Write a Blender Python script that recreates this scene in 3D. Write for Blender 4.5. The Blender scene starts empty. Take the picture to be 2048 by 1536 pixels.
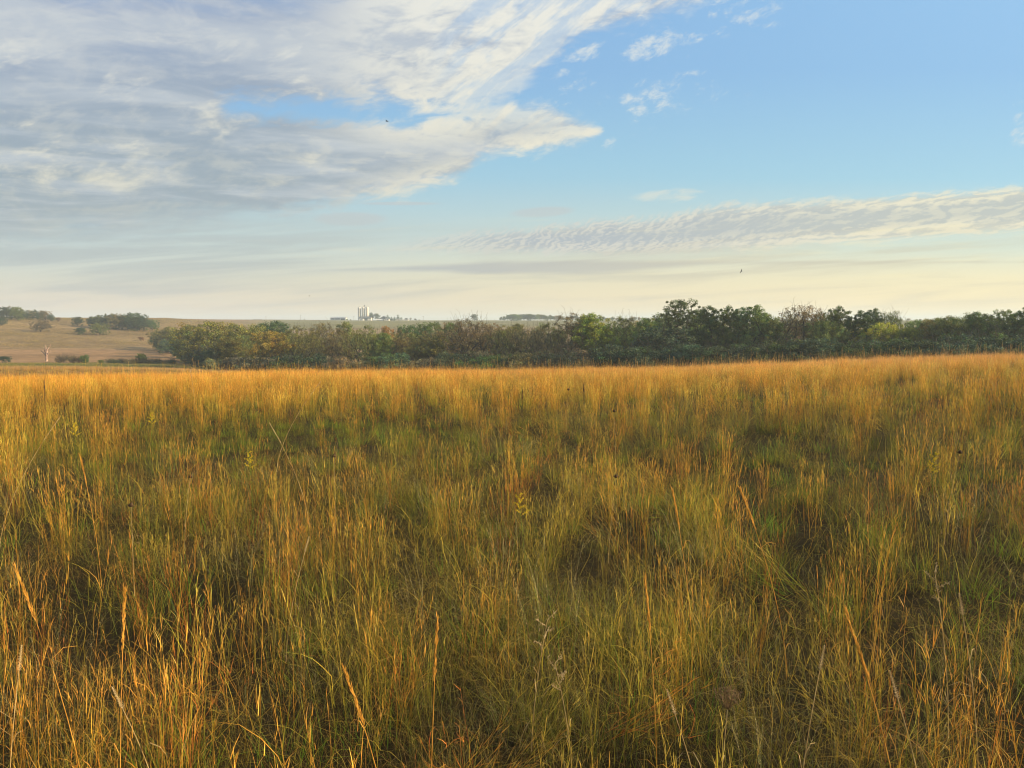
import bpy, math, random, os
import numpy as np
from mathutils import Vector
SKIP = ''
scene = bpy.context.scene
COL = scene.collection
rad = math.radians

# ------------------------------------------------------------------ camera
F_PX = 1479.0                      # focal length in pixels of a 2048 x 1536 frame
PITCH = rad(4.75)
EYE = 1.75
cam_data = bpy.data.cameras.new('camera')
cam_data.sensor_width = 36.0
cam_data.lens = 36.0 * F_PX / 2048.0
cam_data.clip_start = 0.05
cam_data.clip_end = 30000.0
cam = bpy.data.objects.new('camera', cam_data)
COL.objects.link(cam)
cam.location = (0, 0, EYE)
cam.rotation_euler = (rad(90) - PITCH, 0, 0)
scene.camera = cam
scene.view_settings.view_transform = 'Standard'
scene.view_settings.look = 'None'
scene.view_settings.gamma = 1.0
scene.view_settings.use_curve_mapping = False
EXPO = 0.98
scene.view_settings.exposure = EXPO
scene.cycles.use_denoising = True
scene.cycles.denoiser = 'OPENIMAGEDENOISE'
scene.cycles.denoising_input_passes = 'RGB_ALBEDO_NORMAL'
scene.cycles.denoising_prefilter = 'ACCURATE'
scene.cycles.filter_width = 1.1
scene.cycles.max_bounces = 8
scene.cycles.diffuse_bounces = 3
scene.cycles.transmission_bounces = 4
scene.cycles.volume_bounces = 1
scene.cycles.transparent_max_bounces = 6

def pix_uv(px, py):
    """world slope (x/y, z/y) of the ray through a pixel of the 2048 wide photo"""
    a = (px - 1024.0) / F_PX; b = (768.0 - py) / F_PX
    d = math.cos(PITCH) + b * math.sin(PITCH)
    return a / d, (b * math.cos(PITCH) - math.sin(PITCH)) / d

# ------------------------------------------------------------------ sun and sky
SUN_AZ, SUN_EL = rad(100), rad(20)          # clockwise from the view direction
sd = bpy.data.lights.new('sun', 'SUN')
sd.energy = 5.0; sd.angle = rad(0.7); sd.color = (1.0, 0.77, 0.45)
sun = bpy.data.objects.new('sun', sd); COL.objects.link(sun)
sdir = Vector((math.sin(SUN_AZ) * math.cos(SUN_EL), math.cos(SUN_AZ) * math.cos(SUN_EL), math.sin(SUN_EL)))
sun.rotation_euler = (-sdir).to_track_quat('-Z', 'Y').to_euler()
sun.location = (30, 10, 40)

class Nd:
    """a node socket (or number) with arithmetic that writes Math nodes"""
    tree = None
    def __init__(s, v): s.v = v
    def __add__(s, o): return mth('ADD', s, o)
    __radd__ = __add__
    def __sub__(s, o): return mth('SUBTRACT', s, o)
    def __rsub__(s, o): return mth('SUBTRACT', o, s)
    def __mul__(s, o): return mth('MULTIPLY', s, o)
    __rmul__ = __mul__
    def __truediv__(s, o): return mth('DIVIDE', s, o)
def plug(sock, v):
    if isinstance(v, Nd): v = v.v
    if isinstance(v, (int, float)): sock.default_value = v
    elif isinstance(v, (tuple, list)):
        n = len(sock.default_value); v = tuple(v)
        sock.default_value = (v + (1.0,))[:n] if len(v) < n else v[:n]
    else: Nd.tree.links.new(v, sock)
def node(t, **kw):
    n = Nd.tree.nodes.new(t)
    for k, v in kw.items(): setattr(n, k, v)
    return n
def mth(op, a, b=None, c=None, clamp=False):
    n = node('ShaderNodeMath', operation=op, use_clamp=clamp)
    for i, v in enumerate((a, b, c)):
        if v is not None: plug(n.inputs[i], v)
    return Nd(n.outputs[0])
def mn(a, b): return mth('MINIMUM', a, b)
def mx(a, b): return mth('MAXIMUM', a, b)
def sstep(x, lo, hi, a=0.0, b=1.0):
    n = node('ShaderNodeMapRange', interpolation_type='SMOOTHSTEP')
    for i, v in enumerate((x, lo, hi, a, b)): plug(n.inputs[i], v)
    return Nd(n.outputs[0])
def lin(x, lo, hi, a=0.0, b=1.0):
    n = node('ShaderNodeMapRange', interpolation_type='LINEAR')
    for i, v in enumerate((x, lo, hi, a, b)): plug(n.inputs[i], v)
    return Nd(n.outputs[0])
def vec(x, y, z=0.0):
    n = node('ShaderNodeCombineXYZ')
    for i, v in enumerate((x, y, z)): plug(n.inputs[i], v)
    return Nd(n.outputs[0])
def fbm(v, scale, detail=5.0, rough=0.55, dist=0.0, lac=2.0):
    n = node('ShaderNodeTexNoise', noise_dimensions='3D')
    plug(n.inputs['Vector'], v)
    for k, x in (('Scale', scale), ('Detail', detail), ('Roughness', rough), ('Distortion', dist), ('Lacunarity', lac)):
        plug(n.inputs[k], x)
    return Nd(n.outputs[0])
def mixc(f, a, b, mode='MIX'):
    n = node('ShaderNodeMix', data_type='RGBA', blend_type=mode)
    plug(n.inputs[0], f); plug(n.inputs[6], a); plug(n.inputs[7], b)
    return Nd(n.outputs[2])
def ramp(f, stops):
    n = node('ShaderNodeValToRGB'); cr = n.color_ramp
    while len(cr.elements) < len(stops): cr.elements.new(0.5)
    for e, (p, c) in zip(cr.elements, stops): e.position = p; e.color = tuple(c) + (1,)
    plug(n.inputs[0], f); return Nd(n.outputs[0])
def curve(x, pts, lo, hi):
    """piecewise linear function of x given by (x, y) points"""
    ys = [p[1] for p in pts]; y0, y1 = min(ys), max(ys); y1 = y1 if y1 > y0 else y0 + 1
    t = lin(x, lo, hi)
    n = node('ShaderNodeFloatCurve'); plug(n.inputs['Value'], t)
    cv = n.mapping.curves[0]
    P = [(max(0, min(1, (a - lo) / (hi - lo))), (b - y0) / (y1 - y0)) for a, b in pts]
    while len(cv.points) < len(P): cv.points.new(0.5, 0.5)
    for q, (a, b) in zip(cv.points, P): q.location = (a, b); q.handle_type = 'AUTO_CLAMPED'
    n.mapping.update()
    return Nd(n.outputs[0]) * (y1 - y0) + y0
def lin_rgb(r, g, b):
    f = lambda c: (c / 255 / 12.92) if c <= 10 else ((c / 255 + 0.055) / 1.055) ** 2.4
    return (f(r), f(g), f(b))
SKY_STRENGTH = 0.12
world = bpy.data.worlds.new('World'); scene.world = world
world.use_nodes = True
world.cycles.sampling_method = 'MANUAL'; world.cycles.sample_map_resolution = 256
Nd.tree = world.node_tree
Nd.tree.nodes.clear()
def build_world():
    sky = node('ShaderNodeTexSky', sky_type='NISHITA', sun_disc=False)
    sky.sun_elevation = SUN_EL; sky.sun_rotation = SUN_AZ
    sky.air_density = 1.0; sky.dust_density = 1.4; sky.ozone_density = 2.2; sky.altitude = 300
    tc = node('ShaderNodeTexCoord'); sp = node('ShaderNodeSeparateXYZ')
    Nd.tree.links.new(tc.outputs['Generated'], sp.inputs[0])
    x, y, z = (Nd(sp.outputs[i]) for i in range(3))
    ya = mx(mth('ABSOLUTE', y), 0.2)
    U, V = x / ya, z / ya
    zc = mx(z, 0.0) + 0.06
    X, Y = x / zc, ya / zc                              # a cloud sheet seen in perspective
    k = 1.0 / SKY_STRENGTH / 2 ** EXPO
    def C(r, g, b):
        c = lin_rgb(r, g, b); return tuple(q * k for q in c)
    uv = pix_uv
    def line(pts): return [uv(*p) for p in pts]
    lo, hi = -0.8, 0.8
    # --- clear sky: the physical sky, its hue pulled towards the photographed blue and cream
    s_right = sstep(U, -0.75, 0.8)
    left = ramp(lin(V, 0.0, 0.5), [(0.0, C(238, 212, 186)), (0.05, C(226, 208, 188)), (0.12, C(208, 204, 188)), (0.20, C(196, 206, 200)), (0.30, C(176, 202, 208)), (0.42, C(152, 196, 218)), (0.62, C(132, 177, 220)), (1.0, C(112, 158, 216))])
    right = ramp(lin(V, 0.0, 0.5), [(0.0, C(272, 240, 168)), (0.05, C(264, 236, 170)), (0.12, C(248, 232, 180)), (0.20, C(212, 222, 200)), (0.38, C(162, 209, 226)), (0.66, C(146, 194, 232)), (1.0, C(152, 200, 240))])
    grad = mixc(s_right, left, right)
    base = mixc(0.86, Nd(sky.outputs[0]), grad)
    # --- noises
    p1 = vec(X * 0.8 + Y * 0.35, Y * 1.0 - X * 0.30, 3.1)
    big = fbm(p1, 0.9, 6, 0.55, 0.3)
    off = vec(X * 0.8 + Y * 0.35 + 0.10, Y * 1.0 - X * 0.30 + 0.10, 3.1)
    big2 = fbm(off, 0.9, 6, 0.55, 0.3)
    p2 = vec(U * 1.0 - V * 0.6, V * 2.6, 7.7)
    edge = fbm(p2, 7.0, 8, 0.62, 0.4)
    e2 = fbm(vec(U * 1.0 - V * 0.6 + 0.012, V * 2.6 + 0.02, 7.7), 7.0, 8, 0.62, 0.4)
    fine = fbm(vec(U * 1.0 - V * 1.1, V * 2.2 + U * 0.15, 1.7), 26.0, 6, 0.6, 0.5)
    ed = (edge - 0.5) * 0.14 + (fine - 0.5) * 0.085
    wob = (edge - 0.5) * 0.05
    # --- the great cloud sheet, upper left: upper deck and the tongue beneath it
    b1 = curve(U, line([(-60, 330), (300, 320), (400, 270), (455, 218), (600, 211), (720, 213), (800, 226), (870, 232), (960, 224), (1040, 188), (1090, 150), (1135, 118), (1165, 92), (1250, 74), (1335, 48), (1400, 24), (1460, -20), (1500, -120), (2200, -900)]), lo, hi)
    d1 = V - b1 + ed * 0.55
    deck1 = sstep(d1, -0.003, 0.028)
    t2 = curve(U, line([(-60, 20), (330, 60), (420, 150), (462, 210), (560, 228), (660, 238), (760, 243), (900, 232), (1010, 208), (1080, 205), (1140, 225), (1180, 245), (1200, 262), (1230, 330), (1300, 420), (2100, 420)]), lo, hi)
    b2 = curve(U, line([(-60, 530), (300, 490), (480, 450), (600, 428), (700, 410), (820, 390), (930, 362), (950, 340), (985, 322), (1060, 308), (1130, 292), (1175, 282), (1200, 262), (1230, 220), (1300, 200), (2100, 200)]), lo, hi)
    d2 = mn(t2 - V, V - b2) + ed * 0.42
    soft_left = sstep(U, uv(250, 0)[0], uv(600, 0)[0], 0.06, 0.016)
    deck2 = sstep(d2, -0.006, soft_left)
    deck = mx(deck1, deck2)
    strk = fbm(vec(X * 0.55 + Y * 0.30, Y * 1.1 - X * 0.42, 8.8), 2.2, 7, 0.58, 0.5)
    thin = sstep(V, 0.32, 0.50) * sstep(strk, 0.56, 0.38) * sstep(U, 0.1, -0.2)
    wis = sstep(U, uv(830, 0)[0], uv(960, 0)[0]) * sstep(V, uv(0, 300)[1], uv(0, 180)[1])
    fibre = fbm(vec((U * 0.80 + V * 0.60) * 1.0, (V * 0.80 - U * 0.60) * 4.2, 4.4), 11.0, 8, 0.66, 0.35)
    deck = deck * (1.0 - thin * 0.55) * (1.0 - wis * sstep(fibre, 0.60, 0.42) * 0.50)
    # shading: grey blue undersides, cream where the low sun from the right catches the billows
    relief = sstep((edge - e2) * 1.5 + (big - big2) * 1.1, -0.06, 0.22)
    rim = sstep(mx(sstep(d1 + (edge - 0.5) * 0.06, 0.060, 0.004) * sstep(U, -0.12, 0.16), sstep(d2 + (edge - 0.5) * 0.04, 0.075, 0.004) * sstep(U, -0.42, -0.02)), 0.1, 1.0)
    puff = sstep(edge * 0.7 + fine * 0.3, 0.49, 0.68) * sstep(V, 0.47, 0.30) * sstep(V, 0.14, 0.2)
    shade = mixc(sstep(V, 0.16, 0.5), C(156, 171, 181), C(154, 170, 198))
    shade = mixc(sstep(U, -0.5, 0.15) * 0.5, shade, C(174, 183, 196))
    shade = mixc(sstep(strk, 0.40, 0.68) * 0.75, shade, C(200, 207, 212))
    lit = mixc(sstep(V, 0.1, 0.42), C(246, 236, 206), C(240, 238, 226))
    amt = mth('MULTIPLY', mx(mx(relief * 0.50 * (sstep(U, -0.5, 0.2) * 0.6 + 0.4), rim * 0.95 * sstep(edge * 0.6 + fine * 0.4, 0.36, 0.56)), puff * 0.72), 1.0, clamp=True)
    deck_c = mixc(amt, shade, lit)
    col = mixc(deck * 0.96, base, deck_c)
    # --- loose scraps right of the deck
    def blob(px, py, rx, ry, rot=0.0):
        u0, v0 = uv(px, py); a = rx / F_PX; b = ry / F_PX
        du, dv = U - u0, V - v0
        c, s = math.cos(rot), math.sin(rot)
        e = mth('POWER', (du * c + dv * s) / a, 2.0) + mth('POWER', (dv * c - du * s) / b, 2.0)
        return sstep(e, 1.0, 0.0)
    scraps = None
    for (px, py, rx, ry, rot, w) in ((1300, 92, 75, 28, 0.45, 1.0), (1360, 78, 60, 14, 0.1, .9), (1170, 104, 50, 20, 0.2, .9), (1505, 18, 75, 36, -0.2, .8), (1428, 12, 20, 26, 0, .7),
                                     (1443, 63, 22, 14, 0, .8), (1270, 208, 42, 22, -.25, 1.0), (1290, 248, 36, 26, .5, .55), (1330, 195, 130, 45, 0.1, .62), (1375, 150, 55, 35, -.3, .5), (1430, 187, 90, 18, .1, .45),
                                     (1217, 288, 22, 14, .3, .6), (2046, 252, 30, 50, .2, .7), (1110, 180, 90, 40, .4, .55)):
        q = blob(px, py, rx * 1.25, ry * 1.35, rot) * w
        scraps = q if scraps is None else mx(scraps, q)
    wisp = fbm(vec(U * 0.85 + V * 0.5, (V * 0.9 - U * 0.42) * 2.0, 9.1), 30.0, 8, 0.72, 0.3)
    sc_d = sstep(scraps * 0.60 + (wisp - 0.5) * 2.4, 0.30, 0.90) * sstep(scraps, 0.0, 0.3)
    col = mixc(sc_d * 0.72, col, C(226, 230, 226))
    # --- rippled band low on the right
    rw = (fine - 0.5) * 0.010 + (edge - 0.5) * 0.012
    t3 = curve(U, line([(-60, 520), (700, 495), (830, 475), (930, 458), (1060, 449), (1200, 436), (1330, 424), (1440, 404), (1600, 394), (1750, 388), (1900, 378), (2060, 366), (2100, 362)]), lo, hi)
    b3 = curve(U, line([(-60, 520), (700, 515), (900, 508), (1200, 514), (1400, 508), (1600, 496), (1800, 482), (2060, 464), (2100, 460)]), lo, hi)
    tip = (wisp - 0.5) * 0.016
    rp = fbm(vec(U * 1.0 - V * 1.2, V * 0.85 + U * 0.12, 2.2), 84.0, 4, 0.6, 0.6)
    ua = sstep(U, 0.05, 0.5)
    rps = fbm(vec(U * 0.42 + V * 0.2, V * 2.1 - U * 0.45, 6.2), 46.0, 5, 0.6, 0.5)
    rp = rp * (1.0 - ua * 0.85) + rps * (ua * 0.85)
    ph = (U * 1.0 - V * 1.5 + (edge - 0.5) * 0.16 + (big - 0.5) * 0.1) * 470.0
    ph2 = (V * 1.0 - U * 0.20 + (edge - 0.5) * 0.075 + (big - 0.5) * 0.05) * 560.0
    w1 = mth('SINE', ph) * 0.5 + 0.5
    w2 = mth('SINE', ph2) * 0.5 + 0.5
    rip = (w1 * (1.0 - ua) + w2 * ua) * 0.20 + rp * 1.05
    d3 = mn(t3 - V, (V - b3) * 1.2) + rw + tip + (rip - 0.6) * 0.020
    band = sstep(d3, -0.002, 0.014) * sstep(U, -0.30, 0.06)
    core = sstep(mn(t3 - V, (V - b3) * 1.0) + rw, 0.012, 0.030)
    bsh = mixc(sstep(U, 0.0, 0.62), C(172, 181, 190), C(192, 195, 188))
    blit = mixc(sstep(U, 0.0, 0.62), C(214, 212, 204), C(243, 233, 202))
    bc = mixc(mth('MULTIPLY', sstep(rip, 0.50, 0.76) * (1.0 - core * 0.40) + sstep(d3, 0.022, 0.0) * 0.25 - core * 0.30 + ua * 0.12, 1.0, clamp=True), bsh, blit)
    col = mixc(band * 0.86, col, bc)
    # small rippled patch above the band
    pt = blob(1335, 392, 95, 20, 0.08)
    col = mixc(sstep(pt * 0.7 + (rps - 0.5) * 2.2 + (fine - 0.5) * 0.8, 0.25, 0.9) * sstep(pt, 0.0, 0.4) * 0.7, col, C(218, 224, 214))
    pt = mx(blob(700, 438, 100, 19, 0.0), mx(blob(1085, 424, 90, 14, 0.06), blob(800, 407, 110, 5, 0.0)))
    col = mixc(sstep(pt + (fine - 0.5) * 0.5, 0.2, 0.9) * 0.55, col, C(196, 200, 200))
    # --- thin level streaks towards the horizon
    st = fbm(vec(U * 0.9 - V * 0.3, V * 14.0 - U * 0.9, 5.5), 3.6, 6, 0.58, 0.5)
    st2 = fbm(vec(U * 1.4, V * 20.0 - U * 1.0, 2.5), 5.0, 5, 0.6, 0.2)
    low = sstep(V, 0.145, 0.085) * sstep(V, 0.004, 0.03)
    grey = mixc(sstep(U, -0.6, 0.7), C(174, 181, 183), C(206, 196, 168))
    m = low * sstep(st, 0.42, 0.70) * 0.55
    col = mixc(m, col, grey)
    pale = mixc(sstep(U, -0.6, 0.7), C(214, 210, 192), C(250, 236, 184))
    m = sstep(V, 0.16, 0.10) * sstep(st2, 0.52, 0.78) * 0.5
    col = mixc(m, col, pale)
    bandg = mn(V - curve(U, line([(-60, 548), (700, 545), (1100, 548), (1300, 540), (1600, 528), (2100, 528)]), lo, hi), curve(U, line([(-60, 535), (500, 535), (900, 526), (1200, 520), (1500, 521), (2100, 520)]), lo, hi) - V)
    col = mixc(sstep(bandg + (st - 0.5) * 0.014, -0.002, 0.006) * sstep(U, -0.38, -0.12) * 0.85, col, mixc(sstep(U, -0.3, 0.5), C(176, 182, 186), C(204, 198, 176)))
    # the veil trailing under the sheet at the left
    veil = sstep(V, 0.185, 0.12) * sstep(V, 0.03, 0.10) * sstep(U, -0.05, -0.45)
    col = mixc(veil * sstep(st, 0.30, 0.6) * 0.6, col, C(178, 189, 190))
    # below the horizon a plain ground tone, so that light from below stays earthy
    col = mixc(sstep(z, -0.002, -0.03), col, C(150, 130, 90))
    bg = node('ShaderNodeBackground'); plug(bg.inputs[0], col); bg.inputs[1].default_value = SKY_STRENGTH
    out = node('ShaderNodeOutputWorld'); Nd.tree.links.new(bg.outputs[0], out.inputs[0])
build_world()
# ------------------------------------------------------------------ terrain height
def smoothnoise(x, y, seed=0):
    """value noise in -1..1, numpy arrays"""
    xi = np.floor(x).astype(np.int64); yi = np.floor(y).astype(np.int64)
    fx = x - xi; fy = y - yi
    fx = fx * fx * (3 - 2 * fx); fy = fy * fy * (3 - 2 * fy)
    def h(a, b):
        n = (a * 374761393 + b * 668265263 + seed * 974634777) & 0xffffffff
        n = ((n ^ (n >> 13)) * 1274126177) & 0xffffffff
        return ((n ^ (n >> 16)) & 0xffffff) / float(0xffffff) * 2 - 1
    return (h(xi, yi) * (1 - fx) + h(xi + 1, yi) * fx) * (1 - fy) + (h(xi, yi + 1) * (1 - fx) + h(xi + 1, yi + 1) * fx) * fy
def fnoise(x, y, seed=0, octv=4):
    s = 0; a = 1.0; t = 0
    for o in range(octv):
        s = s + a * smoothnoise(x * 2 ** o + 13.7 * o, y * 2 ** o - 7.1 * o, seed + o); t += a; a *= 0.55
    return s / t

KCR = 0.000235; EEFF = EYE - 0.62
TH = [-180, -60, -42, -34.7, -25, -18, -12, 0, 12, 22, 30, 34.7, 45, 60, 180]
CREST = [735, 750, 754, 753, 747, 742, 741, 740, 735, 723, 713, 709, 704, 704, 735]
def rowV(row): return pix_uv(1024, row)[1]
def zr(row, r, th):
    return EYE + rowV(row) * r * math.cos(rad(max(-50, min(50, th))))
def near_z(r, th):
    i = th
    c = math.cos(rad(max(-50, min(50, th))))
    row = float(np.interp(th, TH, CREST))
    s = -rowV(row) * c - 2 * math.sqrt(EEFF * KCR)
    return -(s * r + KCR * r * r)
RK = [0, 5, 15, 30, 45, 60, 75, 90, 105, 130, 160, 200, 250, 300, 350, 400, 470, 550, 700, 1050, 1500, 3000, 5200]
def far_row(th):
    R = lambda *rows: [zr(w, r, th) for w, r in zip(rows, RK[9:])]
    if th <= -60: return R(746, 741, 735, 727, 715, 700, 682, 660, 641, 637, 640, 643, 644.5, 645.4)
    if th == -42: return R(746, 741, 735, 727, 715, 700, 682, 660, 641, 637, 640, 643, 644.5, 645.4)
    if th == -34.7: return R(745.5, 740, 734, 726, 714, 700, 682, 659, 640, 636.5, 640, 643, 644.5, 645.4)
    if th == -25: return R(745, 741, 736, 724, 713, 701, 687, 667, 649, 637.5, 638.5, 643, 644.5, 645.4)
    if th == -18: return R(752, 753, 750, 742, 728, 715, 702, 684, 668, 652, 639.5, 641.5, 644.5, 645.4)
    a = {-12: -10.0, 0: -9.8, 12: -9.4, 22: -8.4, 30: -7.2, 34.7: -6.6}.get(th, -6.4)
    zs = [a * 0.8, a, a * 1.12, a * 1.15, a * 1.1, a * 1.0, a * 0.9, a * 0.7, a * 0.4]
    return zs + [zr(648, 700, th), zr(641, 1050, th), zr(641.5, 1500, th), zr(644.5, 3000, th), zr(645.4, 5200, th)]
ZT = np.array([[near_z(r, th) for r in RK[:9]] + far_row(th) for th in TH])
for k in (0, -1):                                   # the two ends of the table meet behind the camera
    ZT[k] = (ZT[1] + ZT[-2]) * 0.5
TH_A = np.array(TH, float); RK_A = np.array(RK, float)
SLP = np.gradient(ZT, RK_A, axis=1)
def height(x, y):
    x = np.asarray(x, float); y = np.asarray(y, float)
    r = np.clip(np.hypot(x, y), 0, 5199.0); th = np.degrees(np.arctan2(x, y))
    i = np.clip(np.searchsorted(TH_A, th, side='right') - 1, 0, len(TH) - 2)
    t = (th - TH_A[i]) / (TH_A[i + 1] - TH_A[i])
    j = np.clip(np.searchsorted(RK_A, r, side='right') - 1, 0, len(RK) - 2)
    h = RK_A[j + 1] - RK_A[j]; s = (r - RK_A[j]) / h
    h00 = (1 + 2 * s) * (1 - s) ** 2; h10 = s * (1 - s) ** 2; h01 = s * s * (3 - 2 * s); h11 = s * s * (s - 1)
    def row(k):
        return h00 * ZT[k, j] + h10 * h * SLP[k, j] + h01 * ZT[k, j + 1] + h11 * h * SLP[k, j + 1]
    z = row(i) * (1 - t) + row(i + 1) * t
    amp = np.clip(r / 200.0, 0, 1) ** 1.5 * 0.55 * np.clip((1200 - r) / 400, 0.15, 1)
    z = z + fnoise(x / 42.0, y / 42.0, 5, 3) * amp + fnoise(x / 3.1, y / 3.1, 8, 2) * 0.05
    return z - Z0
Z0 = 0.0
Z0 = float(height(0.0, 0.0))
def hz(x, y): return float(height(x, y))
def hit(px, row, y0=40.0, y1=3000.0):
    """where the line of sight through a pixel of the photo meets the ground"""
    u, v = pix_uv(px, row)
    ys = np.geomspace(y0, y1, 1500)
    d = EYE + v * ys - height(u * ys, ys)
    k = np.argmax(d < 0) if (d < 0).any() else int(np.argmin(d))
    y = float(ys[k]); return u * y, y, hz(u * y, y)
def spot(px, y):
    u, _ = pix_uv(px, 700); return u * y, y, hz(u * y, y)
def row_z(row, y): return EYE + rowV(row) * y

# ------------------------------------------------------------------ mesh helpers
def make_mesh(name, verts, faces, cols=None, smooth=False):
    """verts Nx3, faces MxK (all the same K) as arrays, cols Nx3 point colours"""
    verts = np.asarray(verts, np.float32); faces = np.asarray(faces, np.int32)
    me = bpy.data.meshes.new(name)
    me.vertices.add(len(verts)); me.vertices.foreach_set('co', verts.ravel())
    k = faces.shape[1]; me.loops.add(faces.size); me.loops.foreach_set('vertex_index', faces.ravel())
    me.polygons.add(len(faces))
    me.polygons.foreach_set('loop_start', np.arange(len(faces), dtype=np.int32) * k)
    me.polygons.foreach_set('use_smooth', np.full(len(faces), smooth))
    if cols is not None:
        at = me.attributes.new('tint', 'FLOAT_COLOR', 'POINT')
        c = np.ones((len(verts), 4), np.float32); c[:, :3] = cols
        at.data.foreach_set('color', c.ravel())
    me.update(calc_edges=True); me.validate()
    return me
def link(name, me, mat=None, parent=None, loc=None):
    o = bpy.data.objects.new(name, me)
    if me is not None and mat is not None and not me.materials: me.materials.append(mat)
    COL.objects.link(o)
    if parent is not None: o.parent = parent
    if loc is not None: o.location = loc
    return o
def tag(o, label=None, cat=None, group=None, kind=None):
    for k, v in (('label', label), ('category', cat), ('group', group), ('kind', kind)):
        if v: o[k] = v
    return o
class MB:
    """collects quads"""
    def __init__(s): s.v = []; s.f = []
    def box(s, x0, x1, y0, y1, z0, z1):
        n = len(s.v)
        s.v += [(x0, y0, z0), (x1, y0, z0), (x1, y1, z0), (x0, y1, z0), (x0, y0, z1), (x1, y0, z1), (x1, y1, z1), (x0, y1, z1)]
        s.f += [[n + q for q in f] for f in ((0, 3, 2, 1), (4, 5, 6, 7), (0, 1, 5, 4), (1, 2, 6, 5), (2, 3, 7, 6), (3, 0, 4, 7))]
    def quad(s, *p):
        n = len(s.v); s.v += p; s.f.append([n, n + 1, n + 2, n + 3])
    def tube(s, pts, rs, k=8, cap=True):
        n0 = len(s.v); pts = [Vector(p) for p in pts]
        for i, p in enumerate(pts):
            d = (pts[min(i + 1, len(pts) - 1)] - pts[max(i - 1, 0)]).normalized()
            a = d.cross(Vector((0.12, 0.99, 0.03))); a = a if a.length > 1e-3 else d.cross(Vector((1, 0, 0))); a.normalize(); b = d.cross(a)
            for q in range(k):
                t = 2 * math.pi * q / k; s.v.append(tuple(p + (a * math.cos(t) + b * math.sin(t)) * rs[i]))
        for i in range(len(pts) - 1):
            for q in range(k):
                a = n0 + i * k + q; b = n0 + i * k + (q + 1) % k; s.f.append([a, b, b + k, a + k])
        if cap:
            for e, p in ((0, pts[0]), (len(pts) - 1, pts[-1])):
                c = len(s.v); s.v.append(tuple(p))
                for q in range(0, k, 2):
                    a = n0 + e * k; s.f.append([c, a + q, a + (q + 1) % k, a + (q + 2) % k])
    def prism(s, prof, y0, y1, axis='y'):
        """gable profile of (x, z) points swept along y (five points: floor, eaves, ridge)"""
        n = len(s.v); k = len(prof)
        for yy in (y0, y1):
            s.v += [(x, yy, z) if axis == 'y' else (yy, x, z) for x, z in prof]
        for q in range(k): s.f.append([n + q, n + (q + 1) % k, n + k + (q + 1) % k, n + k + q])
        if k == 4: s.f += [[n + q for q in (3, 2, 1, 0)], [n + k + q for q in range(4)]]
        if k == 5:
            for b in (0, k): s.f += [[n + b, n + b + 1, n + b + 2, n + b + 2 + 0], ]
            s.f.pop(); s.f.pop()
            for b in (0, k):
                c = len(s.v); p = prof; s.v.append((((p[0][0] + p[1][0]) / 2, y0 if b == 0 else y1, p[0][1]) if axis == 'y' else (y0 if b == 0 else y1, (p[0][0] + p[1][0]) / 2, p[0][1])))
                s.f += [[c, n + b + 1, n + b + 2, n + b + 3], [c, n + b + 3, n + b + 4, n + b]]
    def mesh(s, name, smooth=False): return make_mesh(name, s.v, s.f, None, smooth)
    def build(s, name, mat, parent=None, loc=None, smooth=False): return link(name, s.mesh(name, smooth), mat, parent, loc)
def empty(name, loc, rz=0.0):
    o = bpy.data.objects.new(name, None); COL.objects.link(o); o.location = loc; o.rotation_euler = (0, 0, rz); o.empty_display_size = 0.5
    return o

# ------------------------------------------------------------------ materials
def material(name, fn):
    m = bpy.data.materials.new(name); m.use_nodes = True
    Nd.tree = m.node_tree; Nd.tree.nodes.clear()
    out = node('ShaderNodeOutputMaterial'); sh = fn()
    Nd.tree.links.new(sh, out.inputs[0]); return m
def principled(col, rough=0.8, spec=0.2, normal=None, **kw):
    n = node('ShaderNodeBsdfPrincipled'); plug(n.inputs['Base Color'], col); plug(n.inputs['Roughness'], rough)
    n.inputs['Specular IOR Level'].default_value = spec
    for k, v in kw.items(): plug(n.inputs[k], v)
    if normal is not None: plug(n.inputs['Normal'], normal)
    return n.outputs[0]
def position():
    n = node('ShaderNodeNewGeometry'); return Nd(n.outputs['Position'])
def obj_coord():
    n = node('ShaderNodeTexCoord'); return Nd(n.outputs['Object'])
def scale3(v, a, b, c):
    n = node('ShaderNodeVectorMath', operation='MULTIPLY'); plug(n.inputs[0], v); n.inputs[1].default_value = (a, b, c); return Nd(n.outputs[0])
def bump(h, strength=0.3, dist=0.02):
    n = node('ShaderNodeBump'); n.inputs['Strength'].default_value = strength; n.inputs['Distance'].default_value = dist; plug(n.inputs['Height'], h); return Nd(n.outputs[0])
def attr(name, kind='GEOMETRY'):
    n = node('ShaderNodeAttribute', attribute_type=kind, attribute_name=name); return n
def add_shader(a, b, f):
    n = node('ShaderNodeMixShader'); plug(n.inputs[0], f)
    Nd.tree.links.new(a, n.inputs[1]); Nd.tree.links.new(b, n.inputs[2]); return n.outputs[0]
def paint(name, base, rough=0.6, var=0.15, scale=1.5, spec=0.3):
    def fn():
        p = obj_coord(); n = fbm(scale3(p, 1, 1, 0.35), scale, 6, 0.6)
        c = mixc(sstep(n, 0.35, 0.7), tuple(q * (1 - var) for q in base), base)
        return principled(c, rough, spec, bump(fbm(p, scale * 8, 3), 0.2, 0.01))
    return material(name, fn)
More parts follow.
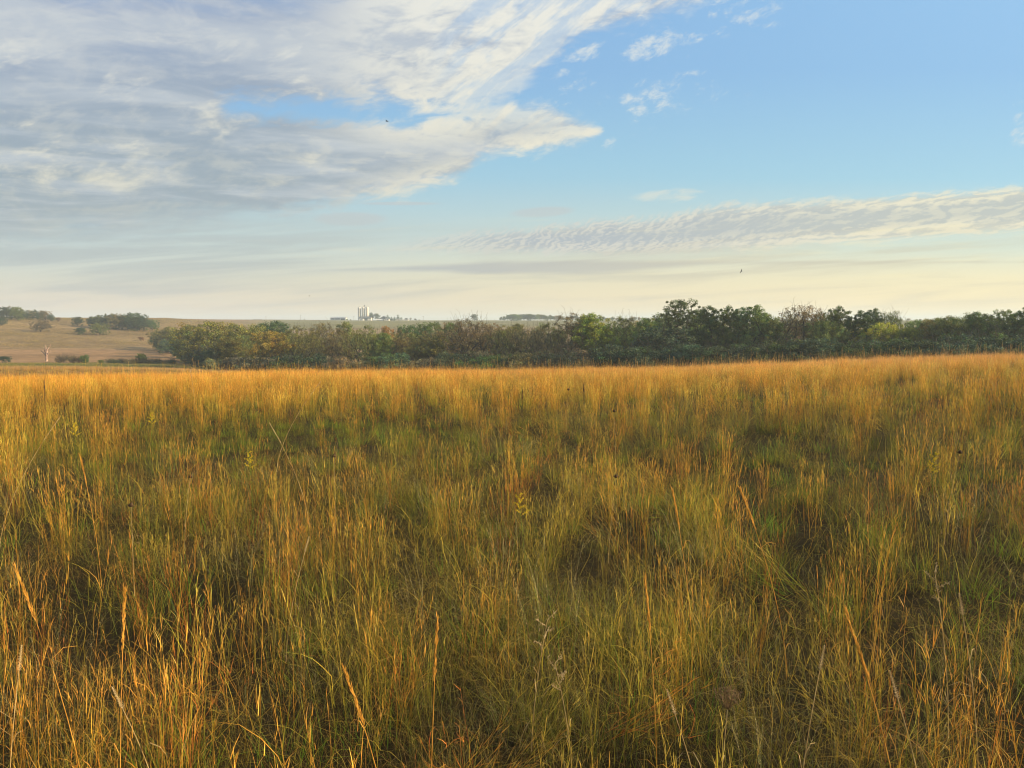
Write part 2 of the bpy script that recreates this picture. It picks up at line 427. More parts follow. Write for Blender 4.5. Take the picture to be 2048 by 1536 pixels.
def ground_mat():
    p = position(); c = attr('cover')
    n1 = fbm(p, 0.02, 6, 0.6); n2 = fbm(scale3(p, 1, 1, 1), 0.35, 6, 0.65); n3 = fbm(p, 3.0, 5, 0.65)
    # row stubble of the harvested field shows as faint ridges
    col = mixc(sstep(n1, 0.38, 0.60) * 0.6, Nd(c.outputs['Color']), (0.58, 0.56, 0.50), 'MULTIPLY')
    col = mixc(sstep(n2, 0.30, 0.72), mixc(0.55, col, (0.45, 0.45, 0.40), 'MULTIPLY'), mixc(0.45, col, (1.35, 1.3, 1.2), 'MULTIPLY'))
    col = mixc(sstep(n3, 0.3, 0.7) * 0.4, col, (0.6, 0.55, 0.5), 'MULTIPLY')
    h = n2 * 0.35 + n3 * 0.08
    return principled(col, 0.95, 0.05, bump(h, 0.7, 0.5))
M = {}
M['ground'] = material('field_earth', ground_mat)

# ------------------------------------------------------------------ the ground, one sheet
def build_ground():
    ths = np.radians(np.concatenate([np.linspace(-180, -56, 32, endpoint=False), np.linspace(-56, 56, 450, endpoint=False), np.linspace(56, 180, 32, endpoint=False)]))
    rs = np.concatenate([[0.6, 1.5, 3, 5], np.linspace(8, 100, 60, endpoint=False), np.geomspace(100, 1500, 240, endpoint=False), np.geomspace(1500, 5200, 24)])
    T, R = np.meshgrid(ths, rs)
    X = R * np.sin(T); Y = R * np.cos(T); n, k = R.shape
    Z = height(X, Y)
    V = np.column_stack([X.ravel(), Y.ravel(), Z.ravel()]); V = np.vstack([V, [[0, 0, 0]]])
    a = (np.arange(n - 1)[:, None] * k + np.arange(k)[None, :]); b = (np.arange(n - 1)[:, None] * k + (np.arange(k)[None, :] + 1) % k)
    F = np.stack([a, b, b + k, a + k], -1).reshape(-1, 4)[:, ::-1]
    c = len(V) - 1
    F = np.vstack([F, [[c, (q + 2) % k, (q + 1) % k, q] for q in range(0, k, 2)]])
    x, y = V[:, 0], V[:, 1]; r = np.hypot(x, y); th = np.degrees(np.arctan2(x, y))
    def mixin(base, colr, w): return base * (1 - w[:, None]) + np.array(colr)[None, :] * w[:, None]
    ss = lambda v, lo, hi: (lambda t: t * t * (3 - 2 * t))(np.clip((v - lo) / (hi - lo), 0, 1))
    w1 = fnoise(x / 55, y / 55, 21, 4); w2 = fnoise(x / 18, y / 18, 31, 4); w3 = fnoise(x / 130, y / 45, 41, 4)
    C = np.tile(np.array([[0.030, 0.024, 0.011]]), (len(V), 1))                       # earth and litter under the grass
    wob = w1 * 14
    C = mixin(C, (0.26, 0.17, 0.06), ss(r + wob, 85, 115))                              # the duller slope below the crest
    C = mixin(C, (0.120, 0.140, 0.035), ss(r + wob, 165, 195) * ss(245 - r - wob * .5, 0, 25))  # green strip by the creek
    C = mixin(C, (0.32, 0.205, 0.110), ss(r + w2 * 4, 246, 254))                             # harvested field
    C = mixin(C, (0.27, 0.195, 0.10), ss(r + wob * 1.3, 352, 362) * ss(900 - r, 0, 120))    # rough pasture above it
    C = mixin(C, (0.40, 0.29, 0.17), ss(w3, 0.12, 0.42) * ss(r, 300, 360) * 0.55)
    C = mixin(C, (0.24, 0.18, 0.08), ss(-w3, 0.12, 0.45) * ss(r, 352, 380) * 0.8)
    C = mixin(C, (0.44, 0.31, 0.19), ss(2.2 - np.abs(r - 358 - w1 * 9), 0, 1.6) * ss(-th, 24, 27) * 0.9)    # pale worn line at its upper edge
    C = mixin(C, (0.15, 0.11, 0.05), ss(2.4 - np.abs(r - 349 - w1 * 7), 0, 1.6) * ss(w2, -0.05, 0.2) * 0.8)
    tr = np.minimum(np.abs(th + 31.5 + (r - 300) * 0.018), np.abs(th + 30.6 + (r - 300) * 0.018))
    C = mixin(C, (0.25, 0.17, 0.09), ss(0.22 - tr, 0, 0.15) * ss(r, 262, 275) * ss(330 - r, 0, 20) * 0.6)     # wheel tracks
    far = ss(r + w1 * 30, 760, 860)
    C = mixin(C, (0.34, 0.26, 0.15), far * ss(-th, 22, 26))
    C = mixin(C, (0.23, 0.22, 0.10), ss(r + w1 * 30, 560, 640) * ss(th, -21, -17))             # far green crop
    C = mixin(C, (0.24, 0.18, 0.10), ss(r + w1 * 60, 960, 1000) * ss(-th, 13, 15) * ss(th, -24, -17) * .7)
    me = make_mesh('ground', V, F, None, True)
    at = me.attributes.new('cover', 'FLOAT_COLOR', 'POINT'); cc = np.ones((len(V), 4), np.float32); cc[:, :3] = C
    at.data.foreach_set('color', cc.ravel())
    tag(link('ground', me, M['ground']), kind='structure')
build_ground()

# ------------------------------------------------------------------ haze over the valley
def build_haze():
    m = MB(); m.box(-5400, 5400, -5400, 5400, -32.0, 46.0)
    mat = bpy.data.materials.new('haze_air'); mat.use_nodes = True; Nd.tree = mat.node_tree; Nd.tree.nodes.clear()
    v = node('ShaderNodeVolumePrincipled'); v.inputs['Color'].default_value = (0.72, 0.86, 1.0, 1); v.inputs['Density'].default_value = HAZE
    v.inputs['Anisotropy'].default_value = 0.1
    out = node('ShaderNodeOutputMaterial'); Nd.tree.links.new(v.outputs[0], out.inputs['Volume'])
    tag(m.build('haze', mat), kind='stuff', label='thin pale blue haze over the valley and fields', cat='haze')
HAZE = 0.00034
if 'haze' not in SKIP: build_haze()
# ------------------------------------------------------------------ trees
def bark_fn(base, pale):
    def fn():
        p = obj_coord(); n = fbm(scale3(p, 3, 3, 0.7), 2.0, 6, 0.65)
        return principled(mixc(sstep(n, 0.35, 0.65), base, pale), 0.9, 0.1, bump(n, 0.6, 0.05))
    return fn
M['bark'] = material('grey_bark', bark_fn((0.022, 0.020, 0.017), (0.075, 0.066, 0.055)))
M['pale_bark'] = material('pale_bark', bark_fn((0.22, 0.18, 0.14), (0.46, 0.40, 0.33)))
M['dead_wood'] = material('bleached_dead_wood', bark_fn((0.16, 0.105, 0.08), (0.40, 0.29, 0.235)))
def leaf_fn():
    oi = node('ShaderNodeObjectInfo'); a = attr('tint')
    c = mixc(1.0, Nd(oi.outputs['Color']), Nd(a.outputs['Color']), 'MULTIPLY')
    n = fbm(obj_coord(), 0.55, 4, 0.6)
    hs = node('ShaderNodeHueSaturation'); plug(hs.inputs['Hue'], lin(n, 0.3, 0.7, 0.485, 0.515)); plug(hs.inputs['Value'], lin(n, 0.3, 0.7, 0.72, 1.28)); plug(hs.inputs['Color'], c)
    c = Nd(hs.outputs[0])
    tr = node('ShaderNodeBsdfTranslucent'); plug(tr.inputs[0], c)
    return add_shader(principled(c, 0.65, 0.25), tr.outputs[0], 0.3)
M['leaf'] = material('tree_leaves', leaf_fn)

def branch_mesh(name, segs):
    """segs: list of (p0, p1, r0, r1); four sided tapered sticks"""
    P0 = np.array([s[0] for s in segs]); P1 = np.array([s[1] for s in segs]); R0 = np.array([s[2] for s in segs]); R1 = np.array([s[3] for s in segs])
    D = P1 - P0; D /= np.maximum(np.linalg.norm(D, axis=1, keepdims=True), 1e-6)
    A = np.cross(D, [[0.31, 0.93, 0.19]]); A /= np.linalg.norm(A, axis=1, keepdims=True); B = np.cross(D, A)
    k = 5; V = []
    for P, R in ((P0, R0), (P1 + D * 0.01, R1)):
        for q in range(k):
            t = 2 * math.pi * q / k; V.append(P + (A * math.cos(t) + B * math.sin(t)) * R[:, None])
    V = np.stack(V, 1); n = len(segs); F = []
    base = np.arange(n)[:, None] * (2 * k)
    for q in range(k): F.append(np.concatenate([base + q, base + (q + 1) % k, base + k + (q + 1) % k, base + k + q], 1))
    return make_mesh(name, V.reshape(-1, 3), np.vstack(F), None, True)

def grow(rng, H, lobes, trunk_h, n_attr, trunk_r, start_kids=1, wig=0.25):
    """a branch skeleton reaching into the lobes of a crown: (segments, tips)"""
    L = np.array(lobes); vol = (L[:, 3] ** 2 * L[:, 4]); idx = rng.choice(len(L), n_attr, p=vol / vol.sum())
    d = rng.normal(size=(n_attr, 3)); d /= np.linalg.norm(d, axis=1, keepdims=True)
    rr = rng.uniform(0.25, 1.0, n_attr) ** 0.42
    A = L[idx, :3] + d * rr[:, None] * np.column_stack([L[idx, 3], L[idx, 3], L[idx, 4]])
    A = A[A[:, 2] > 0.25]
    nodes = []; par = []; lev = []
    nk = start_kids
    for s in range(nk):
        bx, by = (0, 0) if nk == 1 else rng.normal(0, 0.35, 2)
        lean = rng.normal(0, 0.05 if nk == 1 else 0.22, 2)
        steps = 5; prev = -1
        for i in range(steps + 1):
            t = i / steps
            nodes.append((bx + lean[0] * trunk_h * t * t + rng.normal(0, 0.03) * t, by + lean[1] * trunk_h * t * t, trunk_h * t - (0.3 if i == 0 else 0))); par.append(prev); prev = len(nodes) - 1; lev.append(t * trunk_h)
    order = np.argsort(np.linalg.norm(A - np.array([0, 0, trunk_h * 0.8]), axis=1))
    tips = []
    for q in order:
        a = A[q]; N = np.array(nodes); lv = np.array(lev)
        dist = np.linalg.norm(N - a, axis=1) + lv * 0.28 + np.maximum(0, N[:, 2] - a[2]) * 0.7
        dist[0] += 2
        j = int(np.argmin(dist)); p = N[j]; ln = np.linalg.norm(a - p)
        st = max(1, int(ln / 0.8)); prev = j
        sag = np.array([0, 0, 1.0]) * ln * 0.14
        for i in range(1, st + 1):
            t = i / st; pt = p + (a - p) * t + sag * (-(4 * t * (1 - t))) * 0.6 + rng.normal(0, wig * 0.3, 3) * (t < 1)
            nodes.append(tuple(pt)); par.append(prev); prev = len(nodes) - 1; lev.append(lev[j] + ln * t)
        tips.append(prev)
    n = len(nodes); w = np.zeros(n)
    for t in tips: w[t] += 1
    for i in range(n - 1, -1, -1):
        if par[i] >= 0: w[par[i]] += w[i]
    w = np.maximum(w, 0.5)
    R = trunk_r * (w / w.max()) ** 0.46
    R = np.maximum(R, 0.012)
    segs = [(nodes[par[i]], nodes[i], R[par[i]] if w[par[i]] < w[i] * 2.6 else R[i] * 1.15, R[i]) for i in range(n) if par[i] >= 0]
    return segs, np.array(nodes)[tips], np.array(nodes), R

def leaf_mesh(name, rng, centres, per, rad_c, size, flat=0.75, droop=0.0, thin=None):
    n = len(centres) * per
    c = np.repeat(np.asarray(centres), per, 0)
    d = rng.normal(size=(n, 3)); d /= np.linalg.norm(d, axis=1, keepdims=True)
    rc = np.repeat(rad_c * rng.uniform(0.6, 1.35, len(centres)), per)
    p = c + d * (rng.uniform(0, 1, n) ** 0.5 * rc)[:, None] * [1, 1, flat]
    s = size * rng.uniform(0.55, 1.35, n)
    a = rng.normal(size=(n, 3)); a /= np.linalg.norm(a, axis=1, keepdims=True)
    b = np.cross(a, rng.normal(size=(n, 3))); b /= np.linalg.norm(b, axis=1, keepdims=True)
    a = a * s[:, None]; b = b * (s * (thin or 0.62))[:, None]
    V = np.stack([p - a, p - b * 0.9 + a * 0.1, p + a, p + b * 0.9 + a * 0.1], 1).reshape(-1, 3)
    F = np.arange(n * 4).reshape(-1, 4)
    t = np.repeat(rng.uniform(0.62, 1.35, len(centres)), per) * rng.uniform(0.75, 1.25, n)
    hue = np.repeat(rng.normal(0, 0.10, len(centres)), per) + rng.normal(0, 0.06, n)
    col = np.column_stack([t * (1 + hue), t, t * (1 - hue)])
    return make_mesh(name, V, F, np.repeat(col, 4, 0))

def lobes_round(rng, H, W, z0, n=9):
    """overlapping leafy lobes filling a crown from height z0 to H"""
    out = []
    zc = (H + z0) / 2; hh = (H - z0) / 2
    for i in range(n):
        a = rng.uniform(0, 2 * math.pi); t = rng.uniform(-0.75, 0.95)
        rr = W * 0.5 * math.sqrt(max(0.05, 1 - (t * 0.9) ** 2)) * rng.uniform(0.35, 0.8)
        s = rng.uniform(0.24, 0.4) * W * 0.72
        z = zc + t * hh * 0.8
        out.append((rr * math.cos(a), rr * math.sin(a), min(z, H - s * 0.8), s, s * 0.8))
    out.append((0, 0, H - W * 0.24, W * 0.26, W * 0.24))
    out.append((0, 0, zc, W * 0.3, hh * 0.7))
    return out

PROTO = {}
def proto(key, H, W, z0, trunk_h, n_attr, per, rc, leaf, tr=0.22, kids=1, nl=9, seed=1, bark='bark', twigs=0, thin=None, lobes=None):
    rng = np.random.default_rng(seed); per = int(per * 1.55); leaf *= 0.76
    lb = lobes(rng) if lobes else lobes_round(rng, H, W, z0, nl)
    segs, tips, nodes, R = grow(rng, H, lb, trunk_h, n_attr, tr, kids)
    if twigs:
        twigs = int(twigs * 0.5)
        for t in range(twigs):
            p = tips[rng.integers(len(tips))]; d = rng.normal(0, 0.5, 3); d[2] = abs(d[2]) * 1.4 + 0.35
            q = p + d * rng.uniform(0.5, 1.3)
            segs.append((p, q, 0.020, 0.012)); q2 = q + (d * 0.35 + rng.normal(0, 0.3, 3)); segs.append((q, q2, 0.012, 0.009))
    zmax = max(tips[:, 2].max(), 0.1)
    tm = branch_mesh('trunk', segs); tm.materials.append(M[bark])
    fm = None
    if per:
        fm = leaf_mesh('crown', rng, tips, per, rc, leaf, thin=thin); fm.materials.append(M['leaf'])
    PROTO[key] = (tm, fm, zmax + rc * 0.6)

proto('round', 11, 9.5, 1.2, 3.0, 300, 46, 0.62, 0.15, nl=13, seed=11)
proto('round2', 10, 10.5, 0.8, 2.4, 300, 46, 0.66, 0.15, nl=15, seed=12, kids=2)
proto('broad', 9, 12.5, 0.5, 2.0, 340, 46, 0.66, 0.15, nl=18, seed=13, kids=3)
proto('tall', 14, 8.0, 1.2, 4.5, 360, 50, 0.58, 0.15, nl=14, seed=14)
proto('tall2', 14, 7.0, 1.4, 4.0, 330, 50, 0.58, 0.15, nl=12, seed=24, kids=2)
proto('cottonwood', 16, 12.5, 6.5, 6.0, 240, 42, 0.58, 0.16, tr=0.34, nl=15, seed=15, kids=1)
proto('airy', 12, 10, 2.0, 3.0, 330, 26, 0.62, 0.12, nl=14, seed=16, kids=2, twigs=260)
proto('airy2', 12, 10.5, 1.5, 3.0, 340, 30, 0.60, 0.12, nl=16, seed=17, kids=3, twigs=260)
proto('bare', 12, 8.5, 2.0, 4.0, 330, 19, 0.5, 0.12, nl=12, seed=18, kids=2, twigs=650)
proto('bare_broad', 10.5, 12.5, 1.5, 2.4, 430, 18, 0.5, 0.12, nl=18, seed=19, kids=4, twigs=850)
proto('thicket', 5.0, 7.0, 0.3, 0.9, 240, 46, 0.5, 0.13, tr=0.10, nl=13, seed=20, kids=5, twigs=80)
proto('thicket2', 4.2, 8.0, 0.2, 0.7, 240, 44, 0.5, 0.13, tr=0.09, nl=14, seed=21, kids=6, twigs=120)
proto('brush', 4.0, 7.5, 0.3, 0.8, 250, 18, 0.42, 0.12, tr=0.08, nl=12, seed=22, kids=7, twigs=500)
proto('shrub', 2.6, 3.2, 0.1, 0.5, 110, 34, 0.34, 0.10, tr=0.06, nl=8, seed=23, kids=5)
def cone_lobes(rng):
    return [(0, 0, z, 2.2 * (1 - z / 11.0) + 0.25, 0.6) for z in np.linspace(1.0, 9.6, 12)]
proto('low', 9, 10.5, 0.1, 1.2, 330, 46, 0.66, 0.16, nl=18, seed=33, kids=2)
proto('low2', 8.5, 11.5, 0.1, 1.0, 330, 42, 0.66, 0.16, nl=18, seed=34, kids=3)
proto('conifer', 10.5, 4, 0.6, 9.0, 170, 44, 0.48, 0.13, tr=0.16, seed=25, lobes=cone_lobes)
def snag_lobes(rng):
    return [(0, 0, 6, .2, .2)]

GREEN = dict(deep=(0.036, 0.060, 0.022), green=(0.062, 0.090, 0.027), mid=(0.090, 0.105, 0.034), olive=(0.108, 0.094, 0.034), gold=(0.150, 0.115, 0.030), brown=(0.135, 0.100, 0.050),
             grey=(0.105, 0.095, 0.062), orange=(0.22, 0.125, 0.04), yellowgreen=(0.150, 0.155, 0.024), dusk=(0.036, 0.056, 0.038), rust=(0.16, 0.09, 0.05))
trng = random.Random(7)
def place_tree(name, key, px, y, top=None, height=None, colour='mid', label='', cat='tree', group=None, wide=1.0, xyz=None, jitter=0.12):
    tm, fm, zmax = PROTO[key]
    x, yy, z = xyz or spot(px, y)
    if height is None: height = max(1.0, row_z(top, yy) - z)
    s = height / zmax
    e = empty(name, (x, yy, z - 0.05), trng.uniform(0, 6.28)); e.scale = (s * wide, s * wide, s)
    t = bpy.data.objects.new('trunk', tm); COL.objects.link(t); t.parent = e
    if fm is not None:
        c = bpy.data.objects.new('crown', fm); COL.objects.link(c); c.parent = e
        b = [q * v for q, v in zip(GREEN[colour], (1.7, 1.78, 1.3))]; j = [1 + trng.uniform(-jitter, jitter) for _ in range(3)]; k = 1 + trng.uniform(-0.26, 0.26)
        c.color = (b[0] * j[0] * k, b[1] * j[1] * k, b[2] * j[2] * k, 1)
    tag(e, label, cat, group)
    return e

# the creek wood: front rank, left to right (pixel column, distance, top row, kind of tree, width, colour, label)
WOOD = 'trees of the creek wood'
front = [
 (312, 330, 664, 'round2', 1.05, 'brown', 'brownish rounded tree at the very left tip of the creek wood'),
 (338, 312, 654, 'broad', 0.8, 'olive', 'olive tree second from the left tip of the creek wood'),
 (352, 285, 660, 'tall', 1.1, 'mid', 'narrow green tree just in from the left tip of the creek wood'),
 (382, 262, 650, 'round', 1.15, 'olive', 'olive rounded tree left of the big yellow-olive dome at the left of the wood'),
 (425, 218, 643, 'broad', 1.1, 'gold', 'big yellow-olive dome-shaped tree at the left end of the wood'),
 (482, 192, 651, 'broad', 0.95, 'olive', 'yellow-olive dome-shaped tree right of the biggest dome at the left of the wood'),
 (462, 176, 676, 'round2', 0.9, 'olive', 'lower olive tree in front of the big yellow-olive dome'),
 (540, 168, 664, 'round2', 1.0, 'gold', 'bright golden-olive tree below the small dark green tree on the skyline'),
 (585, 170, 660, 'airy2', 0.9, 'olive', 'thin-leaved olive tree with pale forked limbs, left of the long farm shed'),
 (628, 162, 664, 'airy', 0.95, 'olive', 'thin-leaved olive tree standing below the utility poles'),
 (676, 166, 658, 'airy2', 0.95, 'brown', 'brown-olive open tree below the long farm shed'),
 (722, 158, 662, 'airy', 0.95, 'olive', 'open olive tree with visible limbs straight below the silos'),
 (762, 160, 668, 'round', 0.85, 'mid', 'leafy olive-green tree just left of the dark forked bare tree'),
 (800, 164, 662, 'bare', 1.0, 'brown', 'dark forked tree with almost bare limbs below the farmhouse'),
 (838, 158, 676, 'round2', 0.8, 'olive', 'rounded olive tree of middle height right of the dark forked tree'),
 (878, 160, 672, 'thicket', 1.0, 'olive', 'low yellowish-olive tree left of the wide grey-brown bare tree'),
 (950, 158, 640, 'bare_broad', 1.05, 'brown', 'wide grey-brown tree with a fan of nearly bare branches'),
 (1012, 156, 652, 'airy', 0.9, 'olive', 'thin olive tree right of the wide grey-brown bare tree'),
 (1052, 152, 655, 'bare_broad', 0.85, 'grey', 'grey nearly leafless twiggy tree in the middle of the wood'),
 (1098, 156, 647, 'airy2', 0.8, 'olive', 'thin-leaved olive tree left of the brown twiggy tree in mid-wood'),
 (1142, 154, 628, 'bare', 1.15, 'brown', 'tall brown twiggy tree beside the yellow-green crown'),
 (1192, 150, 629, 'round', 1.05, 'yellowgreen', 'yellow-green rounded tree, brightest crown in the middle of the wood'),
 (1240, 150, 634, 'airy2', 0.85, 'mid', 'thin green-grey tree right of the yellow-green crown'),
 (1292, 146, 638, 'round', 0.9, 'green', 'dark green rounded tree left of the tallest tree'),
 (1360, 150, 600, 'cottonwood', 1.05, 'green', 'tallest tree of the wood with an open fan-shaped crown'),
 (1340, 138, 655, 'thicket', 1.1, 'dusk', 'low dark green tree in front of the tallest tree'),
 (1418, 142, 613, 'tall2', 1.0, 'green', 'upright dark green tree just right of the tallest tree'),
 (1460, 140, 611, 'tall', 0.85, 'green', 'upright feathery green tree second right of the tallest tree'),
 (1508, 138, 611, 'tall2', 1.15, 'mid', 'green feathery-topped tree third right of the tallest tree'),
 (1548, 136, 638, 'round', 0.9, 'mid', 'rounded green tree in the dip left of the tree with the bare brown top'),
 (1604, 138, 611, 'airy', 1.0, 'brown', 'tree with a bare brownish twig top standing above the wood on the right'),
 (1646, 132, 640, 'round2', 0.75, 'green', 'rounded dark green tree right of the tree with the bare brown top'),
 (1680, 134, 612, 'tall', 1.0, 'green', 'tall dark green tree with a pointed top at the right of the wood'),
 (1722, 132, 622, 'tall2', 1.1, 'deep', 'upright dark green tree right of the pointed tall tree'),
 (1762, 130, 645, 'broad', 0.75, 'yellowgreen', 'yellowish-green spreading tree lower than its dark neighbours'),
 (1812, 128, 655, 'round2', 0.75, 'yellowgreen', 'golden-green tree in front of the skyline notch'),
 (1856, 128, 640, 'round', 0.85, 'olive', 'olive tree right of the skyline notch'),
 (1905, 126, 634, 'round2', 0.85, 'mid', 'wide green tree between the skyline notch and the right edge of the photo'),
 (1958, 124, 626, 'round', 0.9, 'green', 'dark green rounded tree third from the right edge of the photo'),
 (2008, 122, 622, 'cottonwood', 0.75, 'green', 'dark green tree with reaching limbs second from the right edge'),
 (2052, 120, 616, 'tall', 1.2, 'deep', 'dark tree cut by the right edge of the photo'),
 (2110, 118, 625, 'round', 1.0, 'green', 'dark tree just beyond the right edge of the wood view'),
]
back = [
 (520, 225, 648, 'round', 0.8, 'deep', 'small dark green tree on the skyline left of the long shed'),
 (550, 228, 642, 'round2', 0.75, 'deep', 'dark green rounded tree rising on the skyline below the lone utility pole'),
 (600, 215, 651, 'airy2', 0.9, 'olive', 'hazy olive crown behind the pale-limbed tree'),
 (650, 220, 646, 'airy', 0.9, 'olive', 'open olive crown at the skyline under the long shed'),
 (695, 225, 644, 'round', 0.8, 'mid', 'green-olive crown at the skyline just left of the silos'),
 (742, 218, 650, 'airy2', 0.8, 'mid', 'open crown at the skyline under the barn'),
 (776, 205, 653, 'round', 0.62, 'orange', 'small orange-brown tree in autumn colour below the farmhouse'),
 (822, 222, 650, 'broad', 0.75, 'deep', 'dark green crown just right of the orange tree'),
 (868, 225, 644, 'broad', 0.8, 'green', 'dark green wide crown behind, left of the grey-brown bare tree'),
 (905, 210, 646, 'round', 0.8, 'mid', 'green crown rising behind the left side of the grey-brown bare tree'),
 (985, 205, 646, 'airy', 0.9, 'brown', 'brownish open crown behind the grey-brown bare tree'),
 (1030, 210, 648, 'round', 0.8, 'olive', 'olive crown at the skyline below the distant wooded ridge'),
 (1080, 205, 645, 'airy2', 0.8, 'mid', 'open green crown at the skyline right of the distant wooded ridge'),
 (1165, 190, 630, 'tall', 0.9, 'green', 'dark top between the brown twiggy tree and the yellow-green crown'),
 (1262, 185, 633, 'airy2', 0.9, 'grey', 'grey-green open crown on the skyline left of the tallest tree'),
 (1315, 178, 627, 'round', 0.9, 'green', 'dark crown close behind the left side of the tallest tree'),
 (1400, 175, 618, 'tall', 0.9, 'green', 'dark crown close behind the right side of the tallest tree'),
 (1480, 172, 616, 'tall2', 1.0, 'deep', 'dark crown behind the feathery upright trees'),
 (1535, 170, 626, 'round', 0.9, 'mid', 'green crown behind the dip in the skyline left of the bare brown top'),
 (1575, 168, 628, 'airy', 0.8, 'brown', 'brown twiggy crown behind the left side of the bare brown top'),
 (1640, 165, 624, 'tall', 0.8, 'green', 'green crown filling between the bare brown top and the pointed tree'),
 (1745, 162, 618, 'tall2', 0.9, 'green', 'spiky-topped green tree behind, left of the thin twisted top'),
 (1785, 160, 622, 'airy', 0.8, 'green', 'thin twisted tree top on the skyline left of the notch'),
 (1835, 168, 640, 'round2', 0.7, 'mid', 'low crown at the bottom of the skyline notch'),
 (1880, 160, 636, 'round', 0.9, 'green', 'dark flat crown on the skyline right of the notch'),
 (1930, 158, 634, 'airy2', 0.8, 'mid', 'open green crown on the skyline behind the wide green tree'),
 (1975, 156, 629, 'round2', 0.75, 'deep', 'dark layered crown on the skyline near the right edge'),
 (2030, 154, 625, 'tall2', 0.9, 'deep', 'dark crown rising behind the trees at the right edge'),
]
